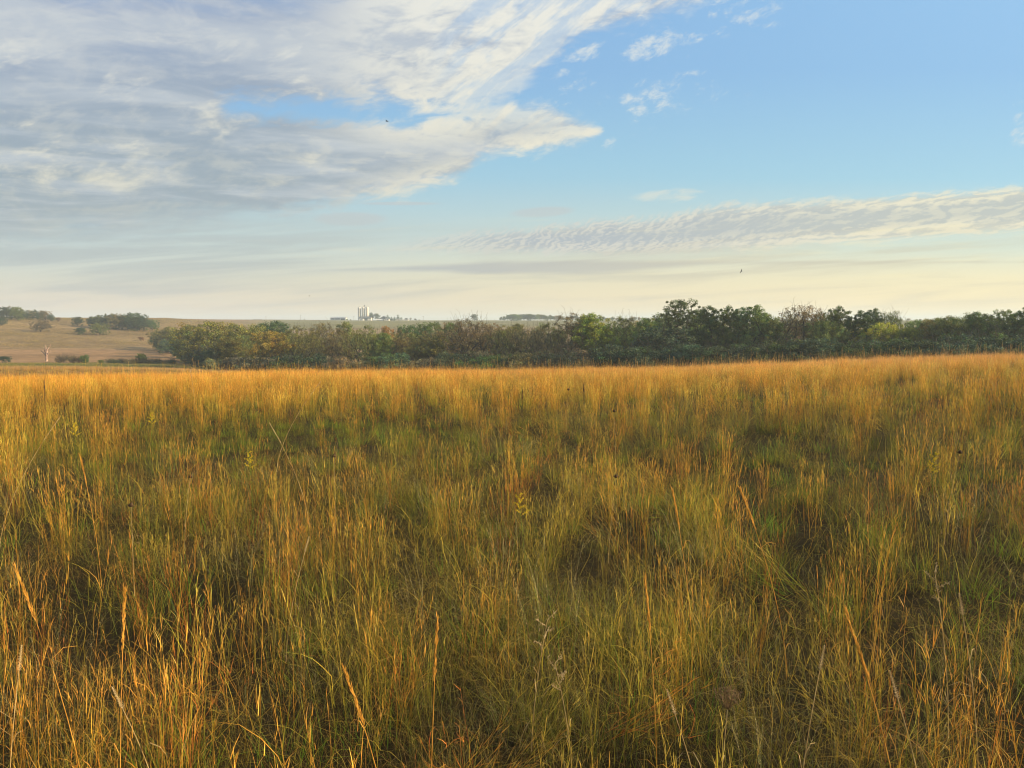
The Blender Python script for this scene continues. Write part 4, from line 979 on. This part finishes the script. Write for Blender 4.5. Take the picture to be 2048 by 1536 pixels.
# the kinds of tuft, near (fine) to far (coarse)
SRC = bpy.data.collections.new('tuft_library')             # not linked to the scene: only instanced
KINDS = []
def reg(name, me):
    o = bpy.data.objects.new('tuft_library_%03d' % len(KINDS), me); SRC.objects.link(o); KINDS.append(name); return len(KINDS) - 1
K = {}
for lod in (0, 1, 2):
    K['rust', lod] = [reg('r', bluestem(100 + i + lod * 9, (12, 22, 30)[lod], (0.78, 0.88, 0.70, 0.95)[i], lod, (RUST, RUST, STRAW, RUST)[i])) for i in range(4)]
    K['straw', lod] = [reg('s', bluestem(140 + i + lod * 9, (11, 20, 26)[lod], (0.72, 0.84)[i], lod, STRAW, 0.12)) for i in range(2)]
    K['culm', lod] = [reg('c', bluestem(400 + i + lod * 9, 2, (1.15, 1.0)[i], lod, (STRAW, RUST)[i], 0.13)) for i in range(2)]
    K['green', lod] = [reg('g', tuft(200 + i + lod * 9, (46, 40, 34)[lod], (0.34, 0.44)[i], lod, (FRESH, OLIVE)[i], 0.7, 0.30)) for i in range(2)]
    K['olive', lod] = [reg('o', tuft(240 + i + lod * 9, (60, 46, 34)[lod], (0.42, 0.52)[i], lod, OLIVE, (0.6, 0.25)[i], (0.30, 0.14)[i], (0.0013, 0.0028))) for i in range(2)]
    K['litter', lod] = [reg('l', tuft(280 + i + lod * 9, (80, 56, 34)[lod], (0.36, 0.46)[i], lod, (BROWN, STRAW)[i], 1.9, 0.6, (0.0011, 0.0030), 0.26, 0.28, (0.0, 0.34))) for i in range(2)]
K['red', 0] = [reg('d', bluestem(320 + i, 9, (0.62, 0.86)[i], 0, REDDY, 0.16)) for i in range(2)]
K['panicle', 0] = [reg('p', panicle(340 + i, 9, (0.6, 0.72)[i])) for i in range(2)]
K['grey', 0] = [reg('y', tuft(360, 60, 0.5, 0, GREYG, 1.4, 0.5, (0.0010, 0.0022), 0.2, 0.2, (0, 0.2)))]
K['wide', 0] = [reg('w', tuft(370 + i, 11, (0.62, 0.5)[i], 0, ((.05, .10, .012), (.12, .22, .02), (.25, .30, .04)), 0.5, 0.2, (0.005, 0.009), 0.12)) for i in range(2)]
K['weed', 0] = [reg('e', tuft(380, 150, 0.55, 0, ((.03, .05, .015), (.05, .085, .025), (.09, .11, .04)), 1.2, 0.5, (0.004, 0.010), 0.14, 0.3, (0.05, 0.4)))]
K['red', 1] = K['red', 0]; K['red', 2] = K['rust', 2]; K['panicle', 1] = K['panicle', 0]; K['panicle', 2] = K['straw', 2]
K['grey', 1] = K['grey', 0]; K['grey', 2] = K['litter', 2]; K['wide', 1] = K['green', 1]; K['wide', 2] = K['green', 2]; K['weed', 1] = K['weed', 0]; K['weed', 2] = K['green', 2]

def scatter_group():
    ng = bpy.data.node_groups.new('scatter', 'GeometryNodeTree')
    ng.interface.new_socket('Geometry', in_out='INPUT', socket_type='NodeSocketGeometry'); ng.interface.new_socket('Geometry', in_out='OUTPUT', socket_type='NodeSocketGeometry')
    N = ng.nodes; L = ng.links; gi = N.new('NodeGroupInput'); go = N.new('NodeGroupOutput')
    iop = N.new('GeometryNodeInstanceOnPoints'); ci = N.new('GeometryNodeCollectionInfo'); ci.inputs['Collection'].default_value = SRC
    ci.inputs['Separate Children'].default_value = True; ci.inputs['Reset Children'].default_value = True
    def na(name, dt):
        n = N.new('GeometryNodeInputNamedAttribute'); n.data_type = dt; n.inputs['Name'].default_value = name; return n.outputs['Attribute']
    L.new(gi.outputs[0], iop.inputs['Points']); L.new(ci.outputs[0], iop.inputs['Instance'])
    iop.inputs['Pick Instance'].default_value = True
    L.new(na('pick', 'INT'), iop.inputs['Instance Index']); L.new(na('rot', 'FLOAT_VECTOR'), iop.inputs['Rotation']); L.new(na('size', 'FLOAT_VECTOR'), iop.inputs['Scale'])
    L.new(iop.outputs[0], go.inputs[0]); return ng
NG = scatter_group()
def scatter(name, pts, pick, rot, size, tone, label, cat):
    me = bpy.data.meshes.new(name); n = len(pts); me.vertices.add(n); me.vertices.foreach_set('co', np.asarray(pts, np.float32).ravel())
    for nm, dt, v, key in (('pick', 'INT', pick.astype(np.int32), 'value'), ('rot', 'FLOAT_VECTOR', rot, 'vector'), ('size', 'FLOAT_VECTOR', size, 'vector'), ('tone', 'FLOAT_COLOR', np.column_stack([tone, np.ones(n)]), 'color')):
        at = me.attributes.new(nm, dt, 'POINT'); at.data.foreach_set(key, np.ascontiguousarray(v, dtype=np.int32 if dt == 'INT' else np.float32).ravel())
    me.materials.append(M['grass'])
    o = bpy.data.objects.new(name, me); COL.objects.link(o); md = o.modifiers.new('scatter', 'NODES'); md.node_group = NG
    tag(o, label, cat, None, 'stuff'); return o

GR = np.random.default_rng(5)
def patch(x, y, cx, cy, rx, ry): return np.exp(-(((x - cx) / rx) ** 2 + ((y - cy) / ry) ** 2))
def meadow():
    """what grows where: returns points with kind names per distance band"""
    out = {'stem': [], 'leaf': [], 'litter': []}
    bands = ((0.8, 4.5, 0, 50.0, 115), (4.5, 9, 0, 31.0, 62), (9, 17, 0, 19.0, 50), (17, 42, 1, 8.5, 43), (42, 66, 2, 6.0, 42), (66, 112, 2, 4.0, 42))
    for r0, r1, lod, dens, half in bands:
        area = math.pi * (r1 * r1 - r0 * r0) * (2 * half / 360.0); n = int(area * dens)
        r = np.sqrt(GR.uniform(r0 * r0, r1 * r1, n)); th = np.radians(GR.uniform(-half, half, n)); x = r * np.sin(th); y = r * np.cos(th)
        a = fnoise(x / 2.3, y / 2.3, 61, 4); b = fnoise(x / 5.5 + 9, y / 5.5, 71, 4); c = fnoise(x / 1.1, y / 1.1, 81, 3); d = fnoise(x / 14, y / 14, 91, 3)
        stem = 0.10 + 0.06 * np.clip((r - 3) / 5, 0, 1) + 0.26 * np.clip(a * 1.6 + 0.15, 0, 1) + 0.34 * np.clip((r - 9) / 22, 0, 1)
        green_zone = patch(x, y, -4.4, 13.5, 3.4, 2.6) + 0.7 * patch(x, y, -2.4, 14.5, 2.5, 2) + 0.75 * patch(x, y, 2.6, 9.0, 1.8, 1.6) + 0.6 * patch(x, y, 7, 11, 3, 2.5) + 0.8 * patch(x, y, 2.9, 17.0, 1.6, 1.6) + 0.5 * patch(x, y, 12, 22, 5, 4)
        stem = stem * (1 - 0.75 * np.clip(green_zone, 0, 1))
        hollow = 0.9 * patch(x, y, -3.3, 10.3, 0.9, 0.7) + 0.8 * patch(x, y, -1.9, 7.7, 0.5, 0.4) + 0.8 * patch(x, y, 1.9, 11.5, 1.1, 0.8) + 0.6 * patch(x, y, -2.6, 5.6, 0.8, 0.5)
        u = GR.uniform(0, 1, n); green = 0.30 + 0.35 * np.clip(b * 1.5 + 0.1, 0, 1) + 0.5 * np.clip(green_zone, 0, 1) - 0.12 * np.clip((r - 25) / 30, 0, 1)
        kind = np.full(n, 'litter', dtype=object)
        u2 = GR.uniform(0, 1, n); u3 = GR.uniform(0, 1, n)
        is_s = u < stem; kind[is_s] = 'rust'; kind[is_s & (u3 < 0.20 + 0.3 * d)] = 'straw'
        if lod < 2: kind[is_s & (u3 > 0.86)] = 'red'
        is_g = ~is_s & (u2 < green); kind[is_g] = 'olive'; kind[is_g & (u3 < 0.42 + 0.4 * c)] = 'green'
        if lod < 2:
            kind[is_g & (u3 > 0.93)] = 'wide'
            kind[~is_s & ~is_g & (u3 < 0.06)] = 'panicle'; kind[~is_s & ~is_g & (u3 > 0.80)] = 'grey'
            kind[is_g & (b > 0.45) & (u3 > 0.75) & (u3 < 0.83)] = 'weed'
        kind[is_s & (u2 > (0.90 if r0 < 40 else 0.68))] = 'culm'
        hol = (GR.uniform(0, 1, n) < hollow) & is_s; kind[hol] = 'litter'
        sc = GR.uniform(0.66, 1.2, n) * (1 + 0.13 * a + 0.08 * d)
        sc = sc * (1 - 0.30 * np.clip(green_zone + hollow, 0, 1))
        if lod == 2: sc = sc * 0.86
        sc = sc * (1 - 0.15 * np.clip((13 - r) / 8, 0, 1))
        sc = sc * np.where(r < 1.7, 0.62 + 0.2 * (r - 0.9), 1.0)                      # trodden round the standpoint
        rot = np.column_stack([GR.normal(0, 0.07, n) + 0.03, GR.normal(0, 0.07, n), GR.uniform(0, 6.28, n)])
        lay = GR.uniform(0, 1, n) < 0.07; rot[lay, 0] += GR.normal(0, 0.5, lay.sum()); rot[lay, 1] += GR.normal(0, 0.5, lay.sum())
        size = np.column_stack([sc * GR.uniform(0.85, 1.2, n), sc * GR.uniform(0.85, 1.2, n), sc])
        if lod == 2: size[:, :2] *= 1.25; size[kind == 'culm'] *= 1.36
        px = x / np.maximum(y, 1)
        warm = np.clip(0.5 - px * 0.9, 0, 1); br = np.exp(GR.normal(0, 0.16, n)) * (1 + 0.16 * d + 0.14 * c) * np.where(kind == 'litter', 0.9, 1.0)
        far = np.clip((r - 20) / 50, 0, 1); br = br * (1 - 0.14 * far)          # the far stand is toned a little duller
        tone = np.column_stack([br * (1 + 0.05 * warm * far), br * (1 - 0.05 * far * warm - 0.03 * far), br * (1 - 0.1 * warm * far + 1.2 * far * (1 - warm))])  # far grass cooler to the right: species mix plus sunward haze put into colour
        kp = np.ones(n, bool) if lod == 2 else ~((fnoise(x / 0.55, y / 0.55, 87, 2) < -0.12) & (GR.uniform(0, 1, n) < 0.6))      # bare dark gaps between the clumps
        z = height(x, y)
        P = np.column_stack([x, y, z])
        pick = np.zeros(n, int)
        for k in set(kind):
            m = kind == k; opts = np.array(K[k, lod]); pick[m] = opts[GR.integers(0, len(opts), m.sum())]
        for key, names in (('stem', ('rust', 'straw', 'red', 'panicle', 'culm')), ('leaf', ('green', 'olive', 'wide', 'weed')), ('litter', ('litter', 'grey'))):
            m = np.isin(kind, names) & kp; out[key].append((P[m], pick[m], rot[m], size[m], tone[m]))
    # the short dull grass beyond the crest at the left
    n = 15000; r = np.sqrt(GR.uniform(104 ** 2, 250 ** 2, n)); th = np.radians(GR.uniform(-42, -12, n)); x = r * np.sin(th); y = r * np.cos(th)
    g = (r > 175) | (GR.uniform(0, 1, n) < 0.25)
    pick = np.where(g, np.array(K['green', 2])[GR.integers(0, 2, n)], np.array(K['rust', 2])[GR.integers(0, 4, n)])
    s = GR.uniform(0.5, 0.9, n); e = fnoise(x / 20, y / 9, 15, 3)
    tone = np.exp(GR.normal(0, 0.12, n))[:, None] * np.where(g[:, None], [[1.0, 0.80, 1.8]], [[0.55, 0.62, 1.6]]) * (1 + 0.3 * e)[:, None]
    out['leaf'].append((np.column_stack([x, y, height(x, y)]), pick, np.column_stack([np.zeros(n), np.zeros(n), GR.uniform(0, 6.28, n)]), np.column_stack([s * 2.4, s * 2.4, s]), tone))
    # rough pasture on the hillside, and the stubble rows of the harvested field
    n = 26000; r = np.sqrt(GR.uniform(352 ** 2, 690 ** 2, n)); th = np.radians(GR.uniform(-41, -17, n)); x = r * np.sin(th); y = r * np.cos(th)
    keep = (fnoise(x / 26, y / 14, 33, 4) + GR.normal(0, 0.22, n)) > -0.05; x, y = x[keep], y[keep]; n = len(x)
    s = GR.uniform(0.5, 1.3, n); e = GR.uniform(0, 1, n)
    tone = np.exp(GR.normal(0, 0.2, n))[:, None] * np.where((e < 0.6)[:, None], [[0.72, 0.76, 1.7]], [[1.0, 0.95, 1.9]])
    out['litter'].append((np.column_stack([x, y, height(x, y)]), np.array(K['litter', 2])[GR.integers(0, 2, n)], np.column_stack([np.zeros(n), np.zeros(n), GR.uniform(0, 6.28, n)]), np.column_stack([s * 5, s * 5, s * 2.4]), tone))
    A = []
    for q in range(24):
        px = 236 + q * 4.7
        for w in np.linspace(0, 1, 26):
            p = hit(px - 5 * w + GR.normal(0, .25), 699 + 19 * w - 0.05 * q, 200); A.append(p)
    A = np.array(A); n = len(A); s = GR.uniform(0.35, 0.7, n) 
    out['litter'].append((A, np.array(K['litter', 2])[GR.integers(0, 2, n)], np.column_stack([np.zeros(n), np.zeros(n), GR.uniform(0, 6.28, n)]), np.column_stack([s * 1.1, s * 1.6, s * 1.6]), np.full((n, 3), 0.5)))
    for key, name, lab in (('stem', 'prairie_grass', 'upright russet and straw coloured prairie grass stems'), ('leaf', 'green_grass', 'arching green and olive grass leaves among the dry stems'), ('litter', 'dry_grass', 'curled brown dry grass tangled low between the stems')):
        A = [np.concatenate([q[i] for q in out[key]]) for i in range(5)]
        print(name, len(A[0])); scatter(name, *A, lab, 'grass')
if 'grass' not in SKIP: meadow()
# ------------------------------------------------------------------ single plants one can point at
def stem_fn(base, pale, sc=40):
    def fn():
        n = fbm(scale3(obj_coord(), 1, 1, 0.3), sc, 4, 0.6)
        c = mixc(sstep(n, 0.35, 0.65), base, pale); tr = node('ShaderNodeBsdfTranslucent'); plug(tr.inputs[0], c)
        return add_shader(principled(c, 0.7, 0.15), tr.outputs[0], 0.2)
    return fn
M['dry_dark'] = material('dark_dry_stalk', stem_fn((0.035, 0.022, 0.014), (0.12, 0.075, 0.04)))
M['dry_tan'] = material('tan_dry_stalk', stem_fn((0.30, 0.20, 0.08), (0.52, 0.38, 0.17)))
M['dry_orange'] = material('orange_dry_stalk', stem_fn((0.46, 0.22, 0.03), (0.72, 0.38, 0.07)))
M['plume'] = material('pale_plume', stem_fn((0.36, 0.26, 0.12), (0.58, 0.44, 0.24), 80))
M['seed_brown'] = material('brown_seed', stem_fn((0.12, 0.075, 0.035), (0.26, 0.17, 0.09), 80))
M['gold'] = material('goldenrod_bloom', stem_fn((0.42, 0.30, 0.015), (0.62, 0.48, 0.03), 120))
M['fresh'] = material('green_stem', stem_fn((0.07, 0.11, 0.02), (0.15, 0.21, 0.03)))
def rise(px, row, H, y0=1.2, y1=95):
    """the spot where something H metres tall has its top at this place in the photo"""
    u, v = pix_uv(px, row); ys = np.geomspace(y0, y1, 900); d = EYE + v * ys - height(u * ys, ys) - H
    k = int(np.argmax(d < 0)) if (d < 0).any() else int(np.argmin(d)); y = float(ys[k]); return u * y, y, hz(u * y, y)
prng = np.random.default_rng(77)
def arc(H, lean, az, n=10, curl=1.6):
    pts = []
    for i in range(n):
        t = i / (n - 1); o = lean * t ** curl; pts.append((o * math.cos(az), o * math.sin(az), H * (t if lean < H * .5 else math.sin(t * math.pi / 2 * 0.95))))
    return pts
def tubes(m, pts, r0, r1, k=5): m.tube(pts, [r0 + (r1 - r0) * i / (len(pts) - 1) for i in range(len(pts))], k)
def leaflets(m, pts, n, L, w, t0=0.05, t1=0.8):
    for _ in range(n):
        t = prng.uniform(t0, t1) * (len(pts) - 1); i = min(int(t), len(pts) - 2); p = Vector(pts[i]).lerp(Vector(pts[i + 1]), t - i); a = prng.uniform(0, 6.28); l = L * prng.uniform(.6, 1.3)
        d = Vector((math.cos(a), math.sin(a), 0)); s = Vector((-d.y, d.x, .3)) * w * .5; q = [p + d * l * f + Vector((0, 0, l * (1.1 * f - 1.3 * f * f))) for f in (0, .35, .7, 1)]
        ww = (0.5, 1, .7, .1)
        for j in range(3): m.quad(tuple(q[j] - s * ww[j]), tuple(q[j] + s * ww[j]), tuple(q[j + 1] + s * ww[j + 1]), tuple(q[j + 1] - s * ww[j + 1]))
def plant(name, cat, group, px, row, H, label, kind, lean=0.05, az=None, stem='dry_tan', r=0.0022, dist=None):
    x, y, z = rise(px, row, H)
    az = prng.uniform(0, 6.28) if az is None else az
    pts = arc(H, lean, az); x -= pts[-1][0]; y -= pts[-1][1]; z = hz(x, y)
    w = max(1.0, y / 7.0) ** 0.6
    e = empty(name, (x, y, z)); tag(e, label, cat, group, 'thing')
    m = MB(); tubes(m, pts, r * w, r * .55 * w); 
    if kind not in ('spike', 'arc'): leaflets(m, pts, 6, 0.12, 0.003 * w)
    m.build('stem', M[stem], e, smooth=True)
    top = Vector(pts[-1]); d = (top - Vector(pts[-2])).normalized()
    m = MB()
    if kind == 'cone':                                   # dark round seed head of a coneflower
        k = 0.013 * w
        m.tube([tuple(top + d * q * k) for q in (-.9, -.55, 0, .7, 1.2, 1.45)], [k * q for q in (.3, .95, 1.15, .95, .55, .1)], 9)
        for a in np.linspace(0, 6.28, 12, endpoint=False):
            o = Vector((math.cos(a), math.sin(a), .1)); m.tube([tuple(top + o * k), tuple(top + o * k * 1.9 - d * k * .4)], [k * .13, k * .04], 4)
        m.build('seed_head', M['dry_dark'], e, smooth=True)
    elif kind == 'spike':                                # dense dark spike
        n = 9; h = H * 0.22; q = [tuple(top + d * h * (i / n - 1)) for i in range(n + 1)]
        m.tube(q, [0.0075 * w * (0.6 + 0.5 * math.sin(i * 2.4) ** 2) * (1 - (i / n) ** 4 * .8) for i in range(n + 1)], 7); m.build('seed_spike', M[stem], e, smooth=True)
    elif kind in ('plume', 'arc'):                       # feathery grass head
        n = 70; h = min(0.22, H * .26)
        for i in range(n):
            t = i / n; p = top - d * h * (1 - t); a = prng.uniform(0, 6.28); o = Vector((math.cos(a), math.sin(a), 0)); l = (0.028 if kind == 'plume' else 0.026) * prng.uniform(.6, 1.2); o = o * (.6 if kind == 'plume' else .4)
            q = p + (d * .95 + o * .35).normalized() * l; m.tube([tuple(p), tuple((p + q) / 2 + o * .002), tuple(q)], [.0006 * w, .0012 * w, .0004 * w], 4)
        m.build('plume', M['plume' if stem != 'dry_orange' else 'dry_orange'], e)
    elif kind == 'foxtail':
        h = 0.085; n = 60
        for i in range(n):
            t = i / n; p = top + d * h * t; a = i * 2.4; o = Vector((math.cos(a), math.sin(a), .6)).normalized(); l = .011 * (1 - .6 * t)
            m.tube([tuple(p), tuple(p + o * l)], [.0016, .0004], 4)
        m.build('seed_spike', M['plume'], e)
    elif kind == 'umbel':
        ub = M['dry_tan']
        for i in range(26):
            a = i * 2.4; rr = 0.045 * math.sqrt(i / 26); tip = top + Vector((rr * math.cos(a), rr * math.sin(a), .045 + .012 * math.cos(rr * 25)))
            m.tube([tuple(top), tuple(top.lerp(tip, .5) - Vector((0, 0, .006))), tuple(tip)], [.0011, .0009, .0007], 4)
            for j in range(9):
                o = Vector(prng.normal(0, .0055, 3)); m.tube([tuple(tip), tuple(tip + o)], [.0004, .0010], 4)
        m.build('flower_head', M['seed_brown'], e)
    elif kind == 'gold':
        for i in range(9):
            a = i * 2.4; b = top - d * (.02 + .018 * i); l = .024 + .005 * i; tip = b + Vector((math.cos(a) * l, math.sin(a) * l, l * .55)); m.tube([tuple(b), tuple(tip)], [.0012 * w, .0007 * w], 4)
            for j in range(16):
                p = b.lerp(tip, prng.uniform(.15, 1.05)); o = Vector(prng.normal(0, .006, 3)); m.tube([tuple(p), tuple(p + o)], [.0006 * w, .0028 * w], 4)
        m.build('bloom', M['gold'], e)
    elif kind == 'beads':                                # pale knobbly seed sprays
        for i in range(5):
            a = i * 2.4 + prng.uniform(0, 1); b = top - d * .03 * i; l = .045; tip = b + Vector((math.cos(a) * l, math.sin(a) * l, l * .8)); m.tube([tuple(b), tuple(tip)], [.0011, .0007], 4)
            for j in range(12):
                p = b.lerp(tip, .2 + .8 * j / 11); o = Vector(prng.normal(0, .0035, 3)); m.tube([tuple(p + o * .3), tuple(p + o), tuple(p + o * 1.7)], [.0005, .0014, .0005], 5)
        m.build('seed_spray', M['plume'], e)
    return e
def plants():
    CG, PG, FG2, GG, SG = 'dark coneflower seed heads', 'feathery grass heads', 'pale foxtail spikes', 'goldenrod blooms', 'stems rising above the grass crest'
    for px, row, H, lab in ((668, 912, .78, 'round dark seed head on a bent stem left of centre in the tawny tangle'), (381, 955, .62, 'low wide dark seed head amid the grey-green patch on the left'),
                            (1228, 822, .86, 'small dark seed head standing in golden grass right of centre'), (1137, 779, .9, 'tiny dark seed head high in the golden band near the centre'), (1232, 952, .72, 'dark seed head low in the hollow right of centre'),
                            (1920, 905, .75, 'dark seed head among the greenish stems near the right edge'), (262, 1010, .66, 'dark seed head at the left between orange clumps')):
        plant('coneflower', 'dried flower', CG, px, row, H, lab, 'cone', .08, stem='dry_tan')
    plant('dried_stalk', 'dried stalk', None, 88, 756, 1.15, 'thick dark upright dried stalk in the golden grass at the far left', 'spike', .02, stem='dry_dark', r=.006)
    for px, row, H, lab in ((1045, 778, .95, 'thin dark spike left of the tiny high seed head'), (1168, 764, 1.0, 'tall thin dark spike right of the tiny high seed head')):
        plant('dried_spike', 'dried stalk', 'thin dark spikes', px, row, H, lab, 'spike', .04, stem='dry_dark', r=.003)
    plant('arching_grass', 'grass stem', PG, 640, 766, 1.25, 'long pale stem arching to the right over the left half of the field', 'arc', .62, 0.1, r=.003)
    plant('arching_grass', 'grass stem', PG, 118, 838, 1.15, 'pale stem leaning far right near the left edge', 'arc', .5, 0.3, r=.003)
    plant('arching_grass', 'grass stem', PG, 540, 848, 1.0, 'pale stem bending over the grey-brown tangle left of centre', 'arc', .4, 2.9, r=.0026)
    for px, row, H, ln, az, lab in ((875, 1238, .82, .05, 1.0, 'bright orange feathery grass head standing in the bottom centre'), (690, 1345, .7, .18, 2.8, 'orange grass head leaning left at the bottom, left of centre'), (1480, 985, .95, .25, 2.7, 'orange stem leaning left in the bright clump right of centre'), (1345, 985, .95, .12, 2.9, 'orange plume at the left side of the bright clump'), (160, 912, .95, .2, 2.6, 'orange plume in the rusty clump on the left'),
                                 (1690, 1230, .85, .2, 2.6, 'long orange stem slanting down to the right in the lower right'), (250, 1180, .9, .06, 1.2, 'upright orange plume in the lower left clump'),
                                 (30, 1135, .95, .3, 2.8, 'long stem slanting right from the left edge'), (1290, 1160, .8, .1, 2.0, 'upright orange head below the bright clump')):
        plant('orange_grass', 'grass stem', PG, px, row, H, lab, 'plume', ln, az, 'dry_orange', .0018)
    for px, row, H, lab in ((1640, 1340, .55, 'whitish foxtail spike in the lower right green tangle'), (1795, 1405, .6, 'long pale fuzzy spike near the bottom right'), (1350, 1435, .55, 'pale fuzzy spike at the bottom right of centre'), (38, 1345, .6, 'pale spike at the bottom left'),
                            (245, 1415, .55, 'pale spike left of the green blades at the bottom left'), (610, 1105, .6, 'pale spike left of centre above the dark hollow'), (1925, 1235, .7, 'pale spike at the right edge of the grass')):
        plant('foxtail_grass', 'grass stem', FG2, px, row, H, lab, 'foxtail', .12)
    for px, row, H, lab in ((1036, 985, .75, 'small yellow goldenrod bloom at the centre of the field'), (302, 825, .85, 'yellow goldenrod bloom in golden grass at the left'), (148, 845, .85, 'yellow-green goldenrod bloom near the left edge'), (497, 903, .75, 'yellow goldenrod bloom in the green patch'), (1868, 905, .8, 'yellow goldenrod bloom at the right')):
        plant('goldenrod', 'flower', GG, px, row, H, lab, 'gold', .06, stem='fresh')
    plant('dried_umbel', 'dried flower', None, 1455, 1418, .55, 'flat-topped brown seed umbel at the bottom right of centre', 'umbel', .05, stem='dry_tan', r=.0026)
    for px, row, H, lab in ((1095, 1240, .6, 'upright pale beaded seed spray at the bottom centre'), (1110, 1330, .5, 'low pale beaded seed spray at the bottom centre'), (1870, 1150, .7, 'pinkish white beaded spray at the right')):
        plant('seed_spray', 'grass stem', 'pale beaded seed sprays', px, row, H, lab, 'beads', .08)
    for px, row, H, ln, az, lab in ((380, 715, 1.15, .1, 3.0, 'pale stem rising alone before the valley at the left'), (778, 733, 1.1, .45, 0.1, 'dark stem leaning right against the wood near the centre'), (1458, 715, 1.2, .5, 0.1, 'dark plumed stem leaning right against the wood'), (1485, 709, 1.15, .03, 1, 'straight pale stem against the wood right of the leaning one'),
                                 (1957, 690, 1.25, .05, 2.9, 'tallest pale stem against the wood near the right edge'), (1650, 706, 1.1, .04, 1, 'short pale stem against the wood below the tree with bare top'), (1822, 704, 1.15, .05, 1, 'pale stem against the wood below the notch'), (1275, 716, 1.15, .04, 1, 'pale stem against the wood left of the tallest tree')):
        plant('tall_grass_stem', 'grass stem', SG, px, row, H, lab, 'plume', ln, az, 'dry_dark' if 'dark' in lab else 'dry_tan', .003)
if 'plants' not in SKIP: plants()
